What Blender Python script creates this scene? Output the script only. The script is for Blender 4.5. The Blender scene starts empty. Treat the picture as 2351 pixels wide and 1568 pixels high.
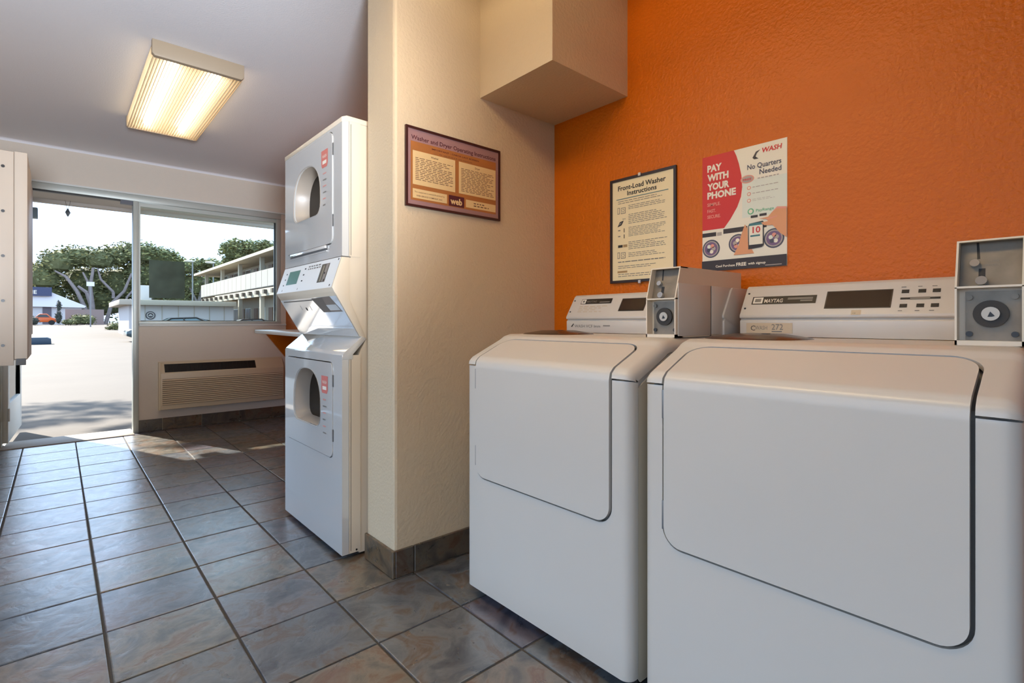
import bpy, bmesh, math, random
from mathutils import Vector, Matrix, noise
random.seed(7)
S = bpy.context.scene
C = S.collection
PI = math.pi

# ------------------------------------------------------------ camera, sky, sun, exposure
cd = bpy.data.cameras.new('camera'); cam = bpy.data.objects.new('camera', cd); C.objects.link(cam)
cam.location = (0, 0, 0.975); cam.rotation_euler = (PI/2, 0, -0.726)
cd.sensor_width = 36; cd.lens = 18.01; cd.shift_y = -0.0191; cd.clip_start = 0.02; cd.clip_end = 600
S.camera = cam
S.view_settings.view_transform = 'Standard'; S.view_settings.look = 'None'
S.view_settings.gamma = 1; S.view_settings.use_curve_mapping = False
S.view_settings.exposure = 0.0
S.cycles.max_bounces = 8; S.cycles.diffuse_bounces = 5; S.cycles.glossy_bounces = 4
S.cycles.transmission_bounces = 4; S.cycles.transparent_max_bounces = 12
S.cycles.sample_clamp_indirect = 6; S.cycles.use_denoising = True
S.cycles.caustics_reflective = False; S.cycles.caustics_refractive = False
w = bpy.data.worlds.new('hazy_sky'); S.world = w; w.use_nodes = True
bg = w.node_tree.nodes['Background']
bg.inputs[0].default_value = (0.64, 0.86, 1.18, 1); bg.inputs[1].default_value = 2.5
sd = bpy.data.lights.new('sun', 'SUN'); sun = bpy.data.objects.new('sun', sd); C.objects.link(sun)
sd.energy = 15.5; sd.color = (1.0, 0.93, 0.82); sd.angle = 0.012
EL = math.radians(36)
sun_dir = Vector((-0.378*math.cos(EL), 0.926*math.cos(EL), math.sin(EL)))   # towards the sun
sun.rotation_euler = sun_dir.to_track_quat('Z', 'Y').to_euler(); sun.location = (-5, 15, 12)
LAMP_L = 9.5
fd = bpy.data.lights.new('ceiling_fill', 'SPOT'); fill_spot = bpy.data.objects.new('ceiling_fill', fd); C.objects.link(fill_spot)  # added fill spot behind the camera to brighten the far ceiling
fd.energy = 820; fd.color = (0.88, 0.95, 1.06); fd.spot_size = math.radians(45); fd.spot_blend = 0.9; fd.shadow_soft_size = 0.3
fill_spot.location = (-0.15, -1.0, 0.95); fill_spot.rotation_euler = (Vector((0.36, 4.2, 2.45))-fill_spot.location).to_track_quat('-Z', 'Y').to_euler()

# ------------------------------------------------------------ materials
def rgb(h):                                     # sRGB 0-255 -> linear
    return tuple((c/255/12.92 if c/255 <= 0.04045 else ((c/255+0.055)/1.055)**2.4) for c in h) + (1,)
MATS = {}
def mat(name, col, rough=0.5, metal=0.0, bump=0.0, bscale=80.0, var=0.0, vscale=3.0, coat=0.0, emit=None, estr=0, spec=None):
    if name in MATS: return MATS[name]
    m = bpy.data.materials.new(name); m.use_nodes = True; nt = m.node_tree; N = nt.nodes; L = nt.links
    b = N['Principled BSDF']
    if len(col) == 3: col = rgb(col) if max(col) > 1 else tuple(col)+(1,)
    b.inputs['Base Color'].default_value = col; b.inputs['Roughness'].default_value = rough
    b.inputs['Metallic'].default_value = metal; b.inputs['Coat Weight'].default_value = coat
    b.inputs['Coat Roughness'].default_value = 0.05
    if spec is not None: b.inputs['Specular IOR Level'].default_value = spec
    tc = N.new('ShaderNodeTexCoord')
    if var > 0:
        n = N.new('ShaderNodeTexNoise'); n.inputs['Scale'].default_value = vscale; n.inputs['Detail'].default_value = 5
        L.new(tc.outputs['Object'], n.inputs['Vector'])
        mr = N.new('ShaderNodeMapRange'); mr.inputs[1].default_value = 0.3; mr.inputs[2].default_value = 0.7
        mr.inputs[3].default_value = 1-var; mr.inputs[4].default_value = 1+var
        L.new(n.outputs['Fac'], mr.inputs[0])
        mx = N.new('ShaderNodeMix'); mx.data_type = 'RGBA'; mx.blend_type = 'MULTIPLY'; mx.inputs[0].default_value = 1
        mx.inputs[6].default_value = col; L.new(mr.outputs[0], mx.inputs[7]); L.new(mx.outputs[2], b.inputs['Base Color'])
    if bump > 0:
        n = N.new('ShaderNodeTexNoise'); n.inputs['Scale'].default_value = bscale; n.inputs['Detail'].default_value = 3
        L.new(tc.outputs['Object'], n.inputs['Vector'])
        bp = N.new('ShaderNodeBump'); bp.inputs['Strength'].default_value = bump; bp.inputs['Distance'].default_value = 0.004
        L.new(n.outputs['Fac'], bp.inputs['Height']); L.new(bp.outputs[0], b.inputs['Normal'])
    if emit: b.inputs['Emission Color'].default_value = tuple(emit)+(1,); b.inputs['Emission Strength'].default_value = estr
    MATS[name] = m; return m
wall_cream = mat('cream_plaster', (202, 183, 153), 0.55, bump=0.55, bscale=95)
wall_white = mat('offwhite_plaster', (216, 205, 190), 0.6, bump=0.35, bscale=95)
ceil_mat = mat('ceiling_plaster', (234, 234, 238), 0.75, bump=0.35, bscale=140)
orange = mat('orange_paint', (0.56, 0.125, 0.0005, 1), 0.38, spec=0.27, bump=0.75, bscale=85)
enamel = mat('white_enamel', (204, 198, 188), 0.3, var=0.015, vscale=2, bump=0.02, bscale=300)
enamel_gloss = mat('glossy_white_enamel', (210, 210, 207), 0.05, coat=1.0, spec=1.0); enamel_gloss.node_tree.nodes['Principled BSDF'].inputs['Coat IOR'].default_value = 2.3
enamel_side = mat('beige_white_enamel', (222, 208, 186), 0.35)
gap_grey = mat('seam_grey', (92, 92, 92), 0.7)
shell_grey = mat('shell_grey', (176, 172, 166), 0.6)
dark = mat('dark_plastic', (30, 27, 26), 0.35)
black = mat('black', (12, 12, 13), 0.4)
brown_plastic = mat('dark_brown_plastic', (62, 46, 34), 0.25)
alu = mat('aluminium', (186, 192, 186), 0.4, metal=0.2)
whiteframe = mat('white_frame', (214, 218, 214), 0.4)
steel = mat('worn_steel', (122, 114, 102), 0.5, metal=0.35, var=0.18, vscale=25)
chrome = mat('chrome', (205, 205, 205), 0.18, metal=0.9)
paper = mat('paper', (232, 224, 208), 0.7)
ink = mat('ink', (28, 28, 30), 0.6)
grey_ink = mat('grey_ink', (120, 116, 110), 0.6)
beige_panel = mat('beige_panel', (196, 180, 162), 0.45, var=0.03)
grout = mat('grout', (70, 66, 62), 0.8, bump=0.3, bscale=200)

def tile_material(name='slate_look_tile', mult=(.84, 1.02, 1.34, 1), coat=1.0):
    m = bpy.data.materials.new(name); m.use_nodes = True; nt = m.node_tree; N = nt.nodes; L = nt.links
    b = N['Principled BSDF']; tc = N.new('ShaderNodeTexCoord'); oi = N.new('ShaderNodeObjectInfo')
    mul = N.new('ShaderNodeMath'); mul.operation = 'MULTIPLY'; mul.inputs[1].default_value = 57.0; L.new(oi.outputs['Random'], mul.inputs[0])
    cmb = N.new('ShaderNodeCombineXYZ'); L.new(mul.outputs[0], cmb.inputs[0]); L.new(mul.outputs[0], cmb.inputs[1])
    add = N.new('ShaderNodeVectorMath'); add.operation = 'ADD'; L.new(tc.outputs['Object'], add.inputs[0]); L.new(cmb.outputs[0], add.inputs[1])
    n1 = N.new('ShaderNodeTexNoise'); n1.inputs['Scale'].default_value = 7.5; n1.inputs['Detail'].default_value = 10; n1.inputs['Roughness'].default_value = 0.62; n1.inputs['Distortion'].default_value = 0.8
    L.new(add.outputs[0], n1.inputs['Vector'])
    cr = N.new('ShaderNodeValToRGB'); e = cr.color_ramp.elements
    e[0].position = 0.3; e[0].color = rgb((80, 84, 88)); e[1].position = 0.75; e[1].color = rgb((200, 192, 172))
    for p, c in ((0.42, (122, 120, 114)), (0.52, (164, 156, 140)), (0.6, (146, 108, 78))):
        x = cr.color_ramp.elements.new(p); x.color = rgb(c)
    L.new(n1.outputs['Fac'], cr.inputs[0])
    cr2 = N.new('ShaderNodeValToRGB'); f = cr2.color_ramp.elements
    f[0].position = 0; f[0].color = rgb((150, 156, 166)); f[1].position = 1; f[1].color = rgb((196, 182, 160))
    for p, c in ((0.3, (172, 172, 172)), (0.5, (164, 148, 166)), (0.7, (190, 160, 132))):
        x = cr2.color_ramp.elements.new(p); x.color = rgb(c)
    L.new(oi.outputs['Random'], cr2.inputs[0])
    mx = N.new('ShaderNodeMix'); mx.data_type = 'RGBA'; mx.blend_type = 'MULTIPLY'; mx.inputs[0].default_value = 1
    L.new(cr.outputs[0], mx.inputs[6]); L.new(cr2.outputs[0], mx.inputs[7])
    bc = N.new('ShaderNodeMix'); bc.data_type = 'RGBA'; bc.blend_type = 'MULTIPLY'; bc.inputs[0].default_value = 1
    bc.inputs[7].default_value = mult; L.new(mx.outputs[2], bc.inputs[6]); L.new(bc.outputs[2], b.inputs['Base Color'])
    n2 = N.new('ShaderNodeTexNoise'); n2.inputs['Scale'].default_value = 12; n2.inputs['Detail'].default_value = 8; n2.inputs['Distortion'].default_value = 1.2
    L.new(add.outputs[0], n2.inputs['Vector'])
    bp = N.new('ShaderNodeBump'); bp.inputs['Strength'].default_value = 0.34; bp.inputs['Distance'].default_value = 0.01
    L.new(n2.outputs['Fac'], bp.inputs['Height']); L.new(bp.outputs[0], b.inputs['Normal'])
    mr = N.new('ShaderNodeMapRange'); mr.inputs[1].default_value = 0.3; mr.inputs[2].default_value = 0.7; mr.inputs[3].default_value = 0.25; mr.inputs[4].default_value = 0.42
    L.new(n2.outputs['Fac'], mr.inputs[0]); L.new(mr.outputs[0], b.inputs['Roughness'])
    b.inputs['Specular IOR Level'].default_value = 1.0
    b.inputs['Coat Weight'].default_value = coat; b.inputs['Coat Roughness'].default_value = 0.26; b.inputs['Coat IOR'].default_value = 1.7
    return m
tile_mat = tile_material()  # default mult paints blue sky glare into the floor tile colour
base_mat = tile_material('slate_look_baseboard', (.62, .55, .48, 1), 0.1)

def glass_material(name, tint=(0.95, 1, 0.98, 1)):
    m = bpy.data.materials.new(name); m.use_nodes = True; nt = m.node_tree; N = nt.nodes; L = nt.links
    for n in list(N): N.remove(n)
    o = N.new('ShaderNodeOutputMaterial'); t = N.new('ShaderNodeBsdfTransparent'); g = N.new('ShaderNodeBsdfGlossy')
    t.inputs[0].default_value = tint; g.inputs['Roughness'].default_value = 0.02
    fr = N.new('ShaderNodeFresnel'); fr.inputs[0].default_value = 1.45; mx = N.new('ShaderNodeMixShader')
    L.new(fr.outputs[0], mx.inputs[0]); L.new(t.outputs[0], mx.inputs[1]); L.new(g.outputs[0], mx.inputs[2]); L.new(mx.outputs[0], o.inputs[0])
    return m
glass = glass_material('window_glass')
def sheet_material(name, col, alpha, var=0):
    m = bpy.data.materials.new(name); m.use_nodes = True; nt = m.node_tree; N = nt.nodes; L = nt.links
    b = N['Principled BSDF']; b.inputs['Base Color'].default_value = rgb(col); b.inputs['Roughness'].default_value = 0.4
    b.inputs['Alpha'].default_value = alpha
    n = N.new('ShaderNodeTexNoise'); n.inputs['Scale'].default_value = 7
    tc = N.new('ShaderNodeTexCoord'); L.new(tc.outputs['Object'], n.inputs['Vector'])
    cr = N.new('ShaderNodeValToRGB'); cr.color_ramp.elements[0].position = .4; cr.color_ramp.elements[1].position = .62
    cr.color_ramp.elements[0].color = rgb(col); cr.color_ramp.elements[1].color = rgb(tuple(min(255, c+28) for c in col))
    L.new(n.outputs['Fac'], cr.inputs[0]); L.new(cr.outputs[0], b.inputs['Base Color'])
    return m
def lens_material():
    m = bpy.data.materials.new('ribbed_acrylic'); m.use_nodes = True; nt = m.node_tree; N = nt.nodes; L = nt.links
    for n in list(N): N.remove(n)
    o = N.new('ShaderNodeOutputMaterial'); t = N.new('ShaderNodeBsdfTransparent'); d = N.new('ShaderNodeBsdfTranslucent')
    t.inputs[0].default_value = (1, .96, .88, 1); d.inputs[0].default_value = (.95, .85, .66, 1)
    mx = N.new('ShaderNodeMixShader'); mx.inputs[0].default_value = 0.4
    L.new(t.outputs[0], mx.inputs[1]); L.new(d.outputs[0], mx.inputs[2]); L.new(mx.outputs[0], o.inputs[0])
    return m
lens_mat = lens_material()
def emis(name, col, s):
    m = bpy.data.materials.new(name); m.use_nodes = True; N = m.node_tree.nodes; L = m.node_tree.links
    for n in list(N): N.remove(n)
    o = N.new('ShaderNodeOutputMaterial'); e = N.new('ShaderNodeEmission'); e.inputs[0].default_value = tuple(col)+(1,); e.inputs[1].default_value = s
    L.new(e.outputs[0], o.inputs[0]); return m
tube_mat = emis('fluorescent_tube', (1.0, 0.86, 0.66), LAMP_L)
strong_tube_mat = emis('strong_fluorescent_tube', (1.0, 0.77, 0.46), LAMP_L*8.0)

# ------------------------------------------------------------ mesh builder
class MB:
    def __init__(s): s.v = []; s.f = []; s.m = []; s.sm = []
    def face(s, pts, mi=0, smooth=False):
        n = len(s.v); s.v += [Vector(p) for p in pts]; s.f.append(tuple(range(n, n+len(pts)))); s.m.append(mi); s.sm.append(smooth); return s
    def add(s, vs, fs, mi=0, smooth=False):
        n = len(s.v); s.v += [Vector(p) for p in vs]
        for f in fs: s.f.append(tuple(i+n for i in f)); s.m.append(mi); s.sm.append(smooth)
        return s
    def box(s, x0, x1, y0, y1, z0, z1, mi=0, bev=0.0, seg=2):
        if bev <= 0:
            vs = [(x, y, z) for x in (x0, x1) for y in (y0, y1) for z in (z0, z1)]
            return s.add(vs, [(0, 1, 3, 2), (4, 6, 7, 5), (0, 4, 5, 1), (2, 3, 7, 6), (0, 2, 6, 4), (1, 5, 7, 3)], mi)
        b = bmesh.new(); bmesh.ops.create_cube(b, size=1)
        for v in b.verts: v.co = Vector(((x0+x1)/2+v.co.x*(x1-x0), (y0+y1)/2+v.co.y*(y1-y0), (z0+z1)/2+v.co.z*(z1-z0)))
        bmesh.ops.bevel(b, geom=b.edges[:], offset=bev, segments=seg, affect='EDGES', profile=0.5)
        return s.bm(b, mi, True)
    def bm(s, b, mi=0, smooth=False):
        b.verts.index_update(); s.add([v.co.copy() for v in b.verts], [[v.index for v in f.verts] for f in b.faces], mi, smooth); b.free(); return s
    def prism(s, prof, y0, y1, axis='y', mi=0, bev=0.0):     # extrude a polygon profile
        def P(a, c, t): return {'y': (a, t, c), 'x': (t, a, c), 'z': (a, c, t)}[axis]
        n = len(prof)
        vs = [P(a, c, y0) for a, c in prof] + [P(a, c, y1) for a, c in prof]
        fs = [tuple(range(n)), tuple(range(2*n-1, n-1, -1))] + [(i, i+n, (i+1) % n+n, (i+1) % n) for i in range(n)]
        if bev > 0:
            b = bmesh.new(); bv = [b.verts.new(v) for v in vs]
            for f in fs: b.faces.new([bv[i] for i in f])
            bmesh.ops.recalc_face_normals(b, faces=b.faces[:])
            bmesh.ops.bevel(b, geom=b.edges[:], offset=bev, segments=2, affect='EDGES', profile=0.5)
            return s.bm(b, mi, True)
        return s.add(vs, fs, mi)
    def tube(s, p0, p1, r0, r1=None, n=12, mi=0, caps=True):
        r1 = r0 if r1 is None else r1; p0 = Vector(p0); p1 = Vector(p1); d = (p1-p0).normalized()
        a = d.orthogonal().normalized(); b = d.cross(a); vs = []
        for p, r in ((p0, r0), (p1, r1)):
            for i in range(n): t = 2*PI*i/n; vs.append(p+a*math.cos(t)*r+b*math.sin(t)*r)
        s.add(vs, [(i, (i+1) % n, (i+1) % n+n, i+n) for i in range(n)], mi, True)
        if caps: s.add(vs, [tuple(range(n-1, -1, -1)), tuple(range(n, 2*n))], mi)
        return s
    def ring(s, c, nrm, r0, r1, h, n=28, mi=0):             # flat raised ring
        c = Vector(c); nrm = Vector(nrm).normalized(); a = nrm.orthogonal().normalized(); b = nrm.cross(a); vs = []
        for r, hh in ((r0, 0), (r0, h), (r1, h), (r1, 0)):
            for i in range(n): t = 2*PI*i/n; vs.append(c+nrm*hh+a*math.cos(t)*r+b*math.sin(t)*r)
        fs = []
        for k in range(3): fs += [(k*n+i, k*n+(i+1) % n, (k+1)*n+(i+1) % n, (k+1)*n+i) for i in range(n)]
        return s.add(vs, fs, mi)
    def ball(s, c, rx, ry, rz, n=10, mi=0):
        b = bmesh.new(); bmesh.ops.create_uvsphere(b, u_segments=n, v_segments=max(4, n//2), radius=1)
        for v in b.verts: v.co = Vector((c[0]+v.co.x*rx, c[1]+v.co.y*ry, c[2]+v.co.z*rz))
        return s.bm(b, mi, True)

ROOT = {}
def link(o, parent=None):
    C.objects.link(o)
    if parent: o.parent = parent
    return o
def wpos(o):
    return Vector(ROOT.get(o.name, (0, 0, 0)))
def obj(name, mb, mats, parent=None, label=None, cat=None, group=None, kind=None, origin=None, ang=35):
    off = wpos(parent) if parent else Vector(origin or (0, 0, 0))
    me = bpy.data.meshes.new(name); me.from_pydata([v-off for v in mb.v], [], mb.f); 
    mats = mats if isinstance(mats, (list, tuple)) else [mats]
    for m in mats: me.materials.append(m)
    me.polygons.foreach_set('material_index', mb.m); me.polygons.foreach_set('use_smooth', mb.sm)
    b = bmesh.new(); b.from_mesh(me); 
    if len(b.verts) < 60000:
        bmesh.ops.remove_doubles(b, verts=b.verts[:], dist=1e-6)
    bmesh.ops.recalc_face_normals(b, faces=b.faces[:]); b.to_mesh(me); b.free()
    if any(mb.sm): me.set_sharp_from_angle(angle=math.radians(ang))
    me.update()
    o = bpy.data.objects.new(name, me); link(o, parent)
    if not parent: o.location = off
    ROOT[o.name] = off
    tag(o, label, cat, group, kind); return o
def tag(o, label=None, cat=None, group=None, kind=None):
    if label: o['label'] = label
    if cat: o['category'] = cat
    if group: o['group'] = group
    if kind: o['kind'] = kind
def thing(name, label, cat, loc, group=None):
    o = bpy.data.objects.new(name, None); C.objects.link(o); o.location = loc; o.empty_display_size = 0.1
    ROOT[o.name] = Vector(loc); tag(o, label, cat, group); return o
def struct(name, mb, m, parent=None, **k): return obj(name, mb, m, parent, kind=None if parent else 'structure', **k)

# text and flat print
TXT = {}
def text_geo(s, bold=0.0):
    key = (s, bold)
    if key in TXT: return TXT[key]
    cu = bpy.data.curves.new('t', 'FONT'); cu.body = s; cu.size = 1; cu.offset = bold; cu.resolution_u = 2; cu.align_x = 'LEFT'
    o = bpy.data.objects.new('t', cu); C.objects.link(o)
    me = o.to_mesh(); vs = [(v.co.x, v.co.y) for v in me.vertices]; fs = [tuple(p.vertices) for p in me.polygons]
    o.to_mesh_clear(); bpy.data.objects.remove(o); bpy.data.curves.remove(cu)
    TXT[key] = (vs, fs); return TXT[key]
class Flat:                                       # a print surface in the scene: origin, right, up, outward normal, size
    def __init__(s, o, ux, uy, w, h):
        s.o = Vector(o); s.ux = Vector(ux).normalized(); s.uy = Vector(uy).normalized(); s.n = s.ux.cross(s.uy); s.w = w; s.h = h; s.mb = MB()
    def P(s, u, v, l=1): return s.o+s.ux*u*s.w+s.uy*v*s.h+s.n*0.0004*l
    def poly(s, pts, mi=0, l=1): s.mb.face([s.P(u, v, l) for u, v in pts], mi); return s
    def rect(s, u0, v0, u1, v1, mi=0, l=1): return s.poly([(u0, v0), (u1, v0), (u1, v1), (u0, v1)], mi, l)
    def disc(s, u, v, r, mi=0, l=1, n=24, asp=1.0):
        return s.poly([(u+r*math.cos(2*PI*i/n)/s.w, v+asp*r*math.sin(2*PI*i/n)/s.h) for i in range(n)], mi, l)
    def text(s, t, u, v, hgt, mi=0, l=2, bold=0.0, width=None, center=False, shear=0.0):
        vs, fs = text_geo(t, bold)
        if not vs: return s
        x0 = min(a for a, b in vs); x1 = max(a for a, b in vs); k = hgt/0.72; kx = k
        if width: kx = width*s.w/(x1-x0)
        off = -(x1-x0)/2*kx if center else 0
        s.mb.add([s.o+s.ux*(u*s.w+off+(a-x0)*kx+shear*b*k)+s.uy*(v*s.h+b*k)+s.n*0.0004*l for a, b in vs], fs, mi); return s
    def lines(s, u0, u1, v0, v1, n, mi=0, l=2, th=0.18, ragged=0.35):
        st = (v1-v0)/n
        for i in range(n):
            v = v0+st*(i+.5); ue = u1-(random.random()**2)*ragged*(u1-u0)
            x = u0
            while x < ue-0.01:
                x2 = min(ue, x+random.uniform(0.03, 0.1)*(u1-u0)*1.2+0.012); s.rect(x, v-st*th, x2, v+st*th, mi, l); x = x2+0.012
        return s

# ------------------------------------------------------------ room shell
XO = 1.837      # orange wall near the washers
XL = -0.47; YB = -1.7; H = 2.4; YP = 1.753; YP2 = 1.985; XC = 0.958; YF = 5.566; XR = 1.785
fl = struct('floor', MB().box(XL, XR+.1, YB, YF, -0.12, -0.004), grout)
P = 0.309; gx = 0.0035; gy = 0.0035
tile_meshes = []
def tile_mesh(wx, wy, k):
    b = bmesh.new(); bmesh.ops.create_cube(b, size=1)
    for v in b.verts: v.co = Vector((v.co.x*wx, v.co.y*wy, v.co.z*0.016-0.008))
    top = [e for e in b.edges if all(v.co.z > -0.001 for v in e.verts)]
    bmesh.ops.bevel(b, geom=top, offset=0.0035, segments=2, affect='EDGES', profile=0.6)
    me = bpy.data.meshes.new('tile'); b.to_mesh(me); b.free(); me.materials.append(tile_mat); return me
full = tile_mesh(P-2*gx, P-2*gy, 0); tcache = {}
def put_tile(x0, x1, y0, y1, parent):
    k = (round(x1-x0, 3), round(y1-y0, 3))
    if k not in tcache: tcache[k] = full if k == (0.309, 0.309) else tile_mesh(k[0]-2*gx, k[1]-2*gy, 1)
    o = bpy.data.objects.new('tile', tcache[k]); link(o, parent)
    o.location = ((x0+x1)/2, (y0+y1)/2, random.uniform(-0.0006, 0.0006)); return o
x_lines = [XL]+[0.111+P*i for i in range(-1, 6)]+[XR]
x_lines = sorted(set(round(max(XL, min(x, XO)), 4) for x in x_lines))
y_lines = [5.141-P*i for i in range(-1, 20)]
y_lines = sorted(y_lines)+[YF]
for i in range(len(x_lines)-1):
    for j in range(len(y_lines)-1):
        a, b_, c, d = x_lines[i], x_lines[i+1], y_lines[j], y_lines[j+1]
        if b_-a < 0.02 or d-c < 0.02: continue
        if a > XC+.05 and c > YP and d < YP2: continue
        if j == len(y_lines)-2 and b_ < 0.52: continue
        put_tile(a, b_, c, d, fl)
struct('ceiling', MB().box(XL-.2, XO+.2, YB-.2, YF+.2, H, H+.1), ceil_mat)
# unseen left wall opening added for daylight; added canopy keeps the sun out
struct('wall_left', MB().box(XL-.1, XL, 3.3, YF, 0, H).box(XL-.1, XL, YB, -1.4, 0, H).box(XL-.1, XL, -1.4, 3.3, 0, .12).box(XL-.1, XL, -1.4, 3.3, 2.3, H), wall_white)
struct('trim_7', MB().box(XL-1.5, XL-.1, YB-.5, YF+.15, 2.3, 2.42), ceil_mat)  # unseen canopy, added to block direct sun at the left opening
struct('wall_rear', MB().box(XL-.1, XO+.1, YB-.1, YB, 0, H), wall_white)
struct('wall_right', MB().box(XO, XO+.12, YB, YP, 0, H).box(XR, XR+.17, YP2, YF, 0, H), orange)
# partition with softly rounded outer corner
pr = [(XO+.12, YP), (XC+.012, YP), (XC+.0035, YP+.0035), (XC, YP+.012), (XC, YP2-.012), (XC+.0035, YP2-.0035), (XC+.012, YP2), (XO+.12, YP2)]
struct('wall_partition', MB().prism(pr, 0, H, axis='z'), wall_cream)
struct('trim_1', MB().prism([(1.372, 1.32), (XO, 1.32), (XO, YP), (1.372, YP)], 1.946, H, axis='z', bev=0.0), wall_cream)
# front wall pieces
fw = MB()
fw.box(0.535, XR, YF, YF+.15, 0, 0.955)
fw.box(XL-.1, XR+.17, YF, YF+.15, 2.09, H)
fw.box(XL-.1, -0.36, YF, YF+.15, 0, 2.09)
fw.box(1.735, XR+.17, YF, YF+.15, 0.955, 2.09)
fw.box(0.535, XR, YF+.001, YF+.15, -.1, 0)
struct('wall_front', fw, wall_white)
# cove where ceiling meets the front wall
cv = [(YF, H), (YF, H-.02)]+[(YF-.02+.02*math.cos(t), H-.02+.02*math.sin(t)) for t in [PI/2*i/6 for i in range(1, 6)]]+[(YF-.02, H)]
struct('trim_2', MB().prism(cv, XL, XR, axis='x'), ceil_mat)
# baseboards made of tiles
def base_tiles(name, pts, parent_mat=grout):
    mb = MB()
    for (x0, x1, y0, y1) in pts: mb.box(min(x0, x1)+.002, max(x0, x1)-.002, min(y0, y1)+.002, max(y0, y1)-.002, 0.004, 0.1, 0)
    root = struct(name, mb, grout)
    for (x0, x1, y0, y1) in pts:
        o = obj('tile', MB().box(x0, x1, y0, y1, 0.002, 0.105, 0, bev=0.002, seg=1), base_mat, root)
    return root
t = 0.011
base_tiles('baseboard_partition', [(XC-t, XC, YP-t, YP2)] and [(XC-t, XC+.001, YP-t+.002, YP2-.002), (XC+.001, 1.037, YP-t, YP), (1.041, 1.345, YP-t, YP), (1.349, 1.653, YP-t, YP), (1.657, XO, YP-t, YP)])
base_tiles('baseboard_front', [(.537, .709, YF-t, YF), (.713, 1.018, YF-t, YF), (1.022, 1.339, YF-t, YF), (1.343, 1.644, YF-t, YF), (1.648, XR, YF-t, YF)])

# door opening, frame, window
fr = MB()
fr.box(XL+.11, 1.735, YF-.012, YF+.1, 2.035, 2.09, bev=.003)
fr.box(.497, .537, YF-.012, YF+.1, 0, 2.035, bev=.003)
fr.box(XL+.11, XL+.15, YF-.012, YF+.1, 0, 2.035, bev=.003)
struct('trim_3', fr, alu)
struct('trim_4', MB().box(XL+.11, XR, YF-.018, YF-.001, 2.09, 2.104), whiteframe)
wn = thing('window_1', None, None, (1.13, YF+.05, .955)); wn['kind'] = 'structure'
obj('window_frame', MB().box(.537, 1.735, YF-.01, YF+.09, .955, .982, bev=.003).box(1.69, 1.735, YF+.0, YF+.09, .982, 2.035, bev=.003).box(.537, 1.69, YF+.02, YF+.08, 2.0, 2.035).box(.537, .552, YF+.02, YF+.08, .982, 2.0), alu, wn)
obj('window_gasket', MB().box(1.681, 1.69, YF+.035, YF+.055, .982, 2.0).box(.552, 1.681, YF+.035, YF+.055, .982, .988), dark, wn)
obj('pane', MB().box(.552, 1.681, YF+.043, YF+.047, .988, 2.0), glass, wn)
obj('window_sill', MB().box(.54, 1.785, YF-.014, YF+.02, .938, .956, bev=.003), whiteframe, wn)
obj('door_closer_bar', MB().box(-.33, .42, YF-.002, YF+.03, 2.022, 2.034).box(.41, .496, YF-.005, YF+.04, 2.0, 2.034, mi=1), [black, mat('closer_grey', (86, 92, 104), .4)], bpy.data.objects['trim_3'])
struct('trim_5', MB().box(XL+.11, .5, YF-.10, YF+.22, -0.02, 0.006, bev=.003), mat('threshold_concrete', (160, 154, 146), .6, bump=.2, bscale=60, var=.06))

# open door leaf swung outwards
dr = thing('door_1', None, None, (-.3, YF+.02, 0)); dr['kind'] = 'structure'; dr.rotation_euler = (0, 0, -.045)
dx0, dx1 = -.325, -.285; dy0, dy1 = YF+.02, YF+.93
obj('door_frame', MB().box(dx0, dx1, dy0, dy0+.09, .03, 2.02, bev=.004).box(dx0, dx1, dy1-.09, dy1, .03, 2.02, bev=.004)
    .box(dx0, dx1, dy0+.09, dy1-.09, .03, .33, bev=.004).box(dx0, dx1, dy0+.09, dy1-.09, 1.92, 2.02, bev=.004), whiteframe, dr)
obj('pane', MB().box(dx0+.017, dx0+.023, dy0+.09, dy1-.09, .33, 1.92), glass, dr)
for zz in (.2, 1.7): obj('door_hinge', MB().tube((dx1+.004, dy0-.004, zz), (dx1+.004, dy0-.004, zz+.1), .007), whiteframe, dr)
obj('door_handle', MB().box(dx0-.06, dx0-.045, dy1-.12, dy1-.1, .9, 1.2, bev=.005).box(dx0-.05, dx0, dy1-.118, dy1-.102, .91, .93).box(dx0-.05, dx0, dy1-.118, dy1-.102, 1.17, 1.19), dark, dr)

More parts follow.
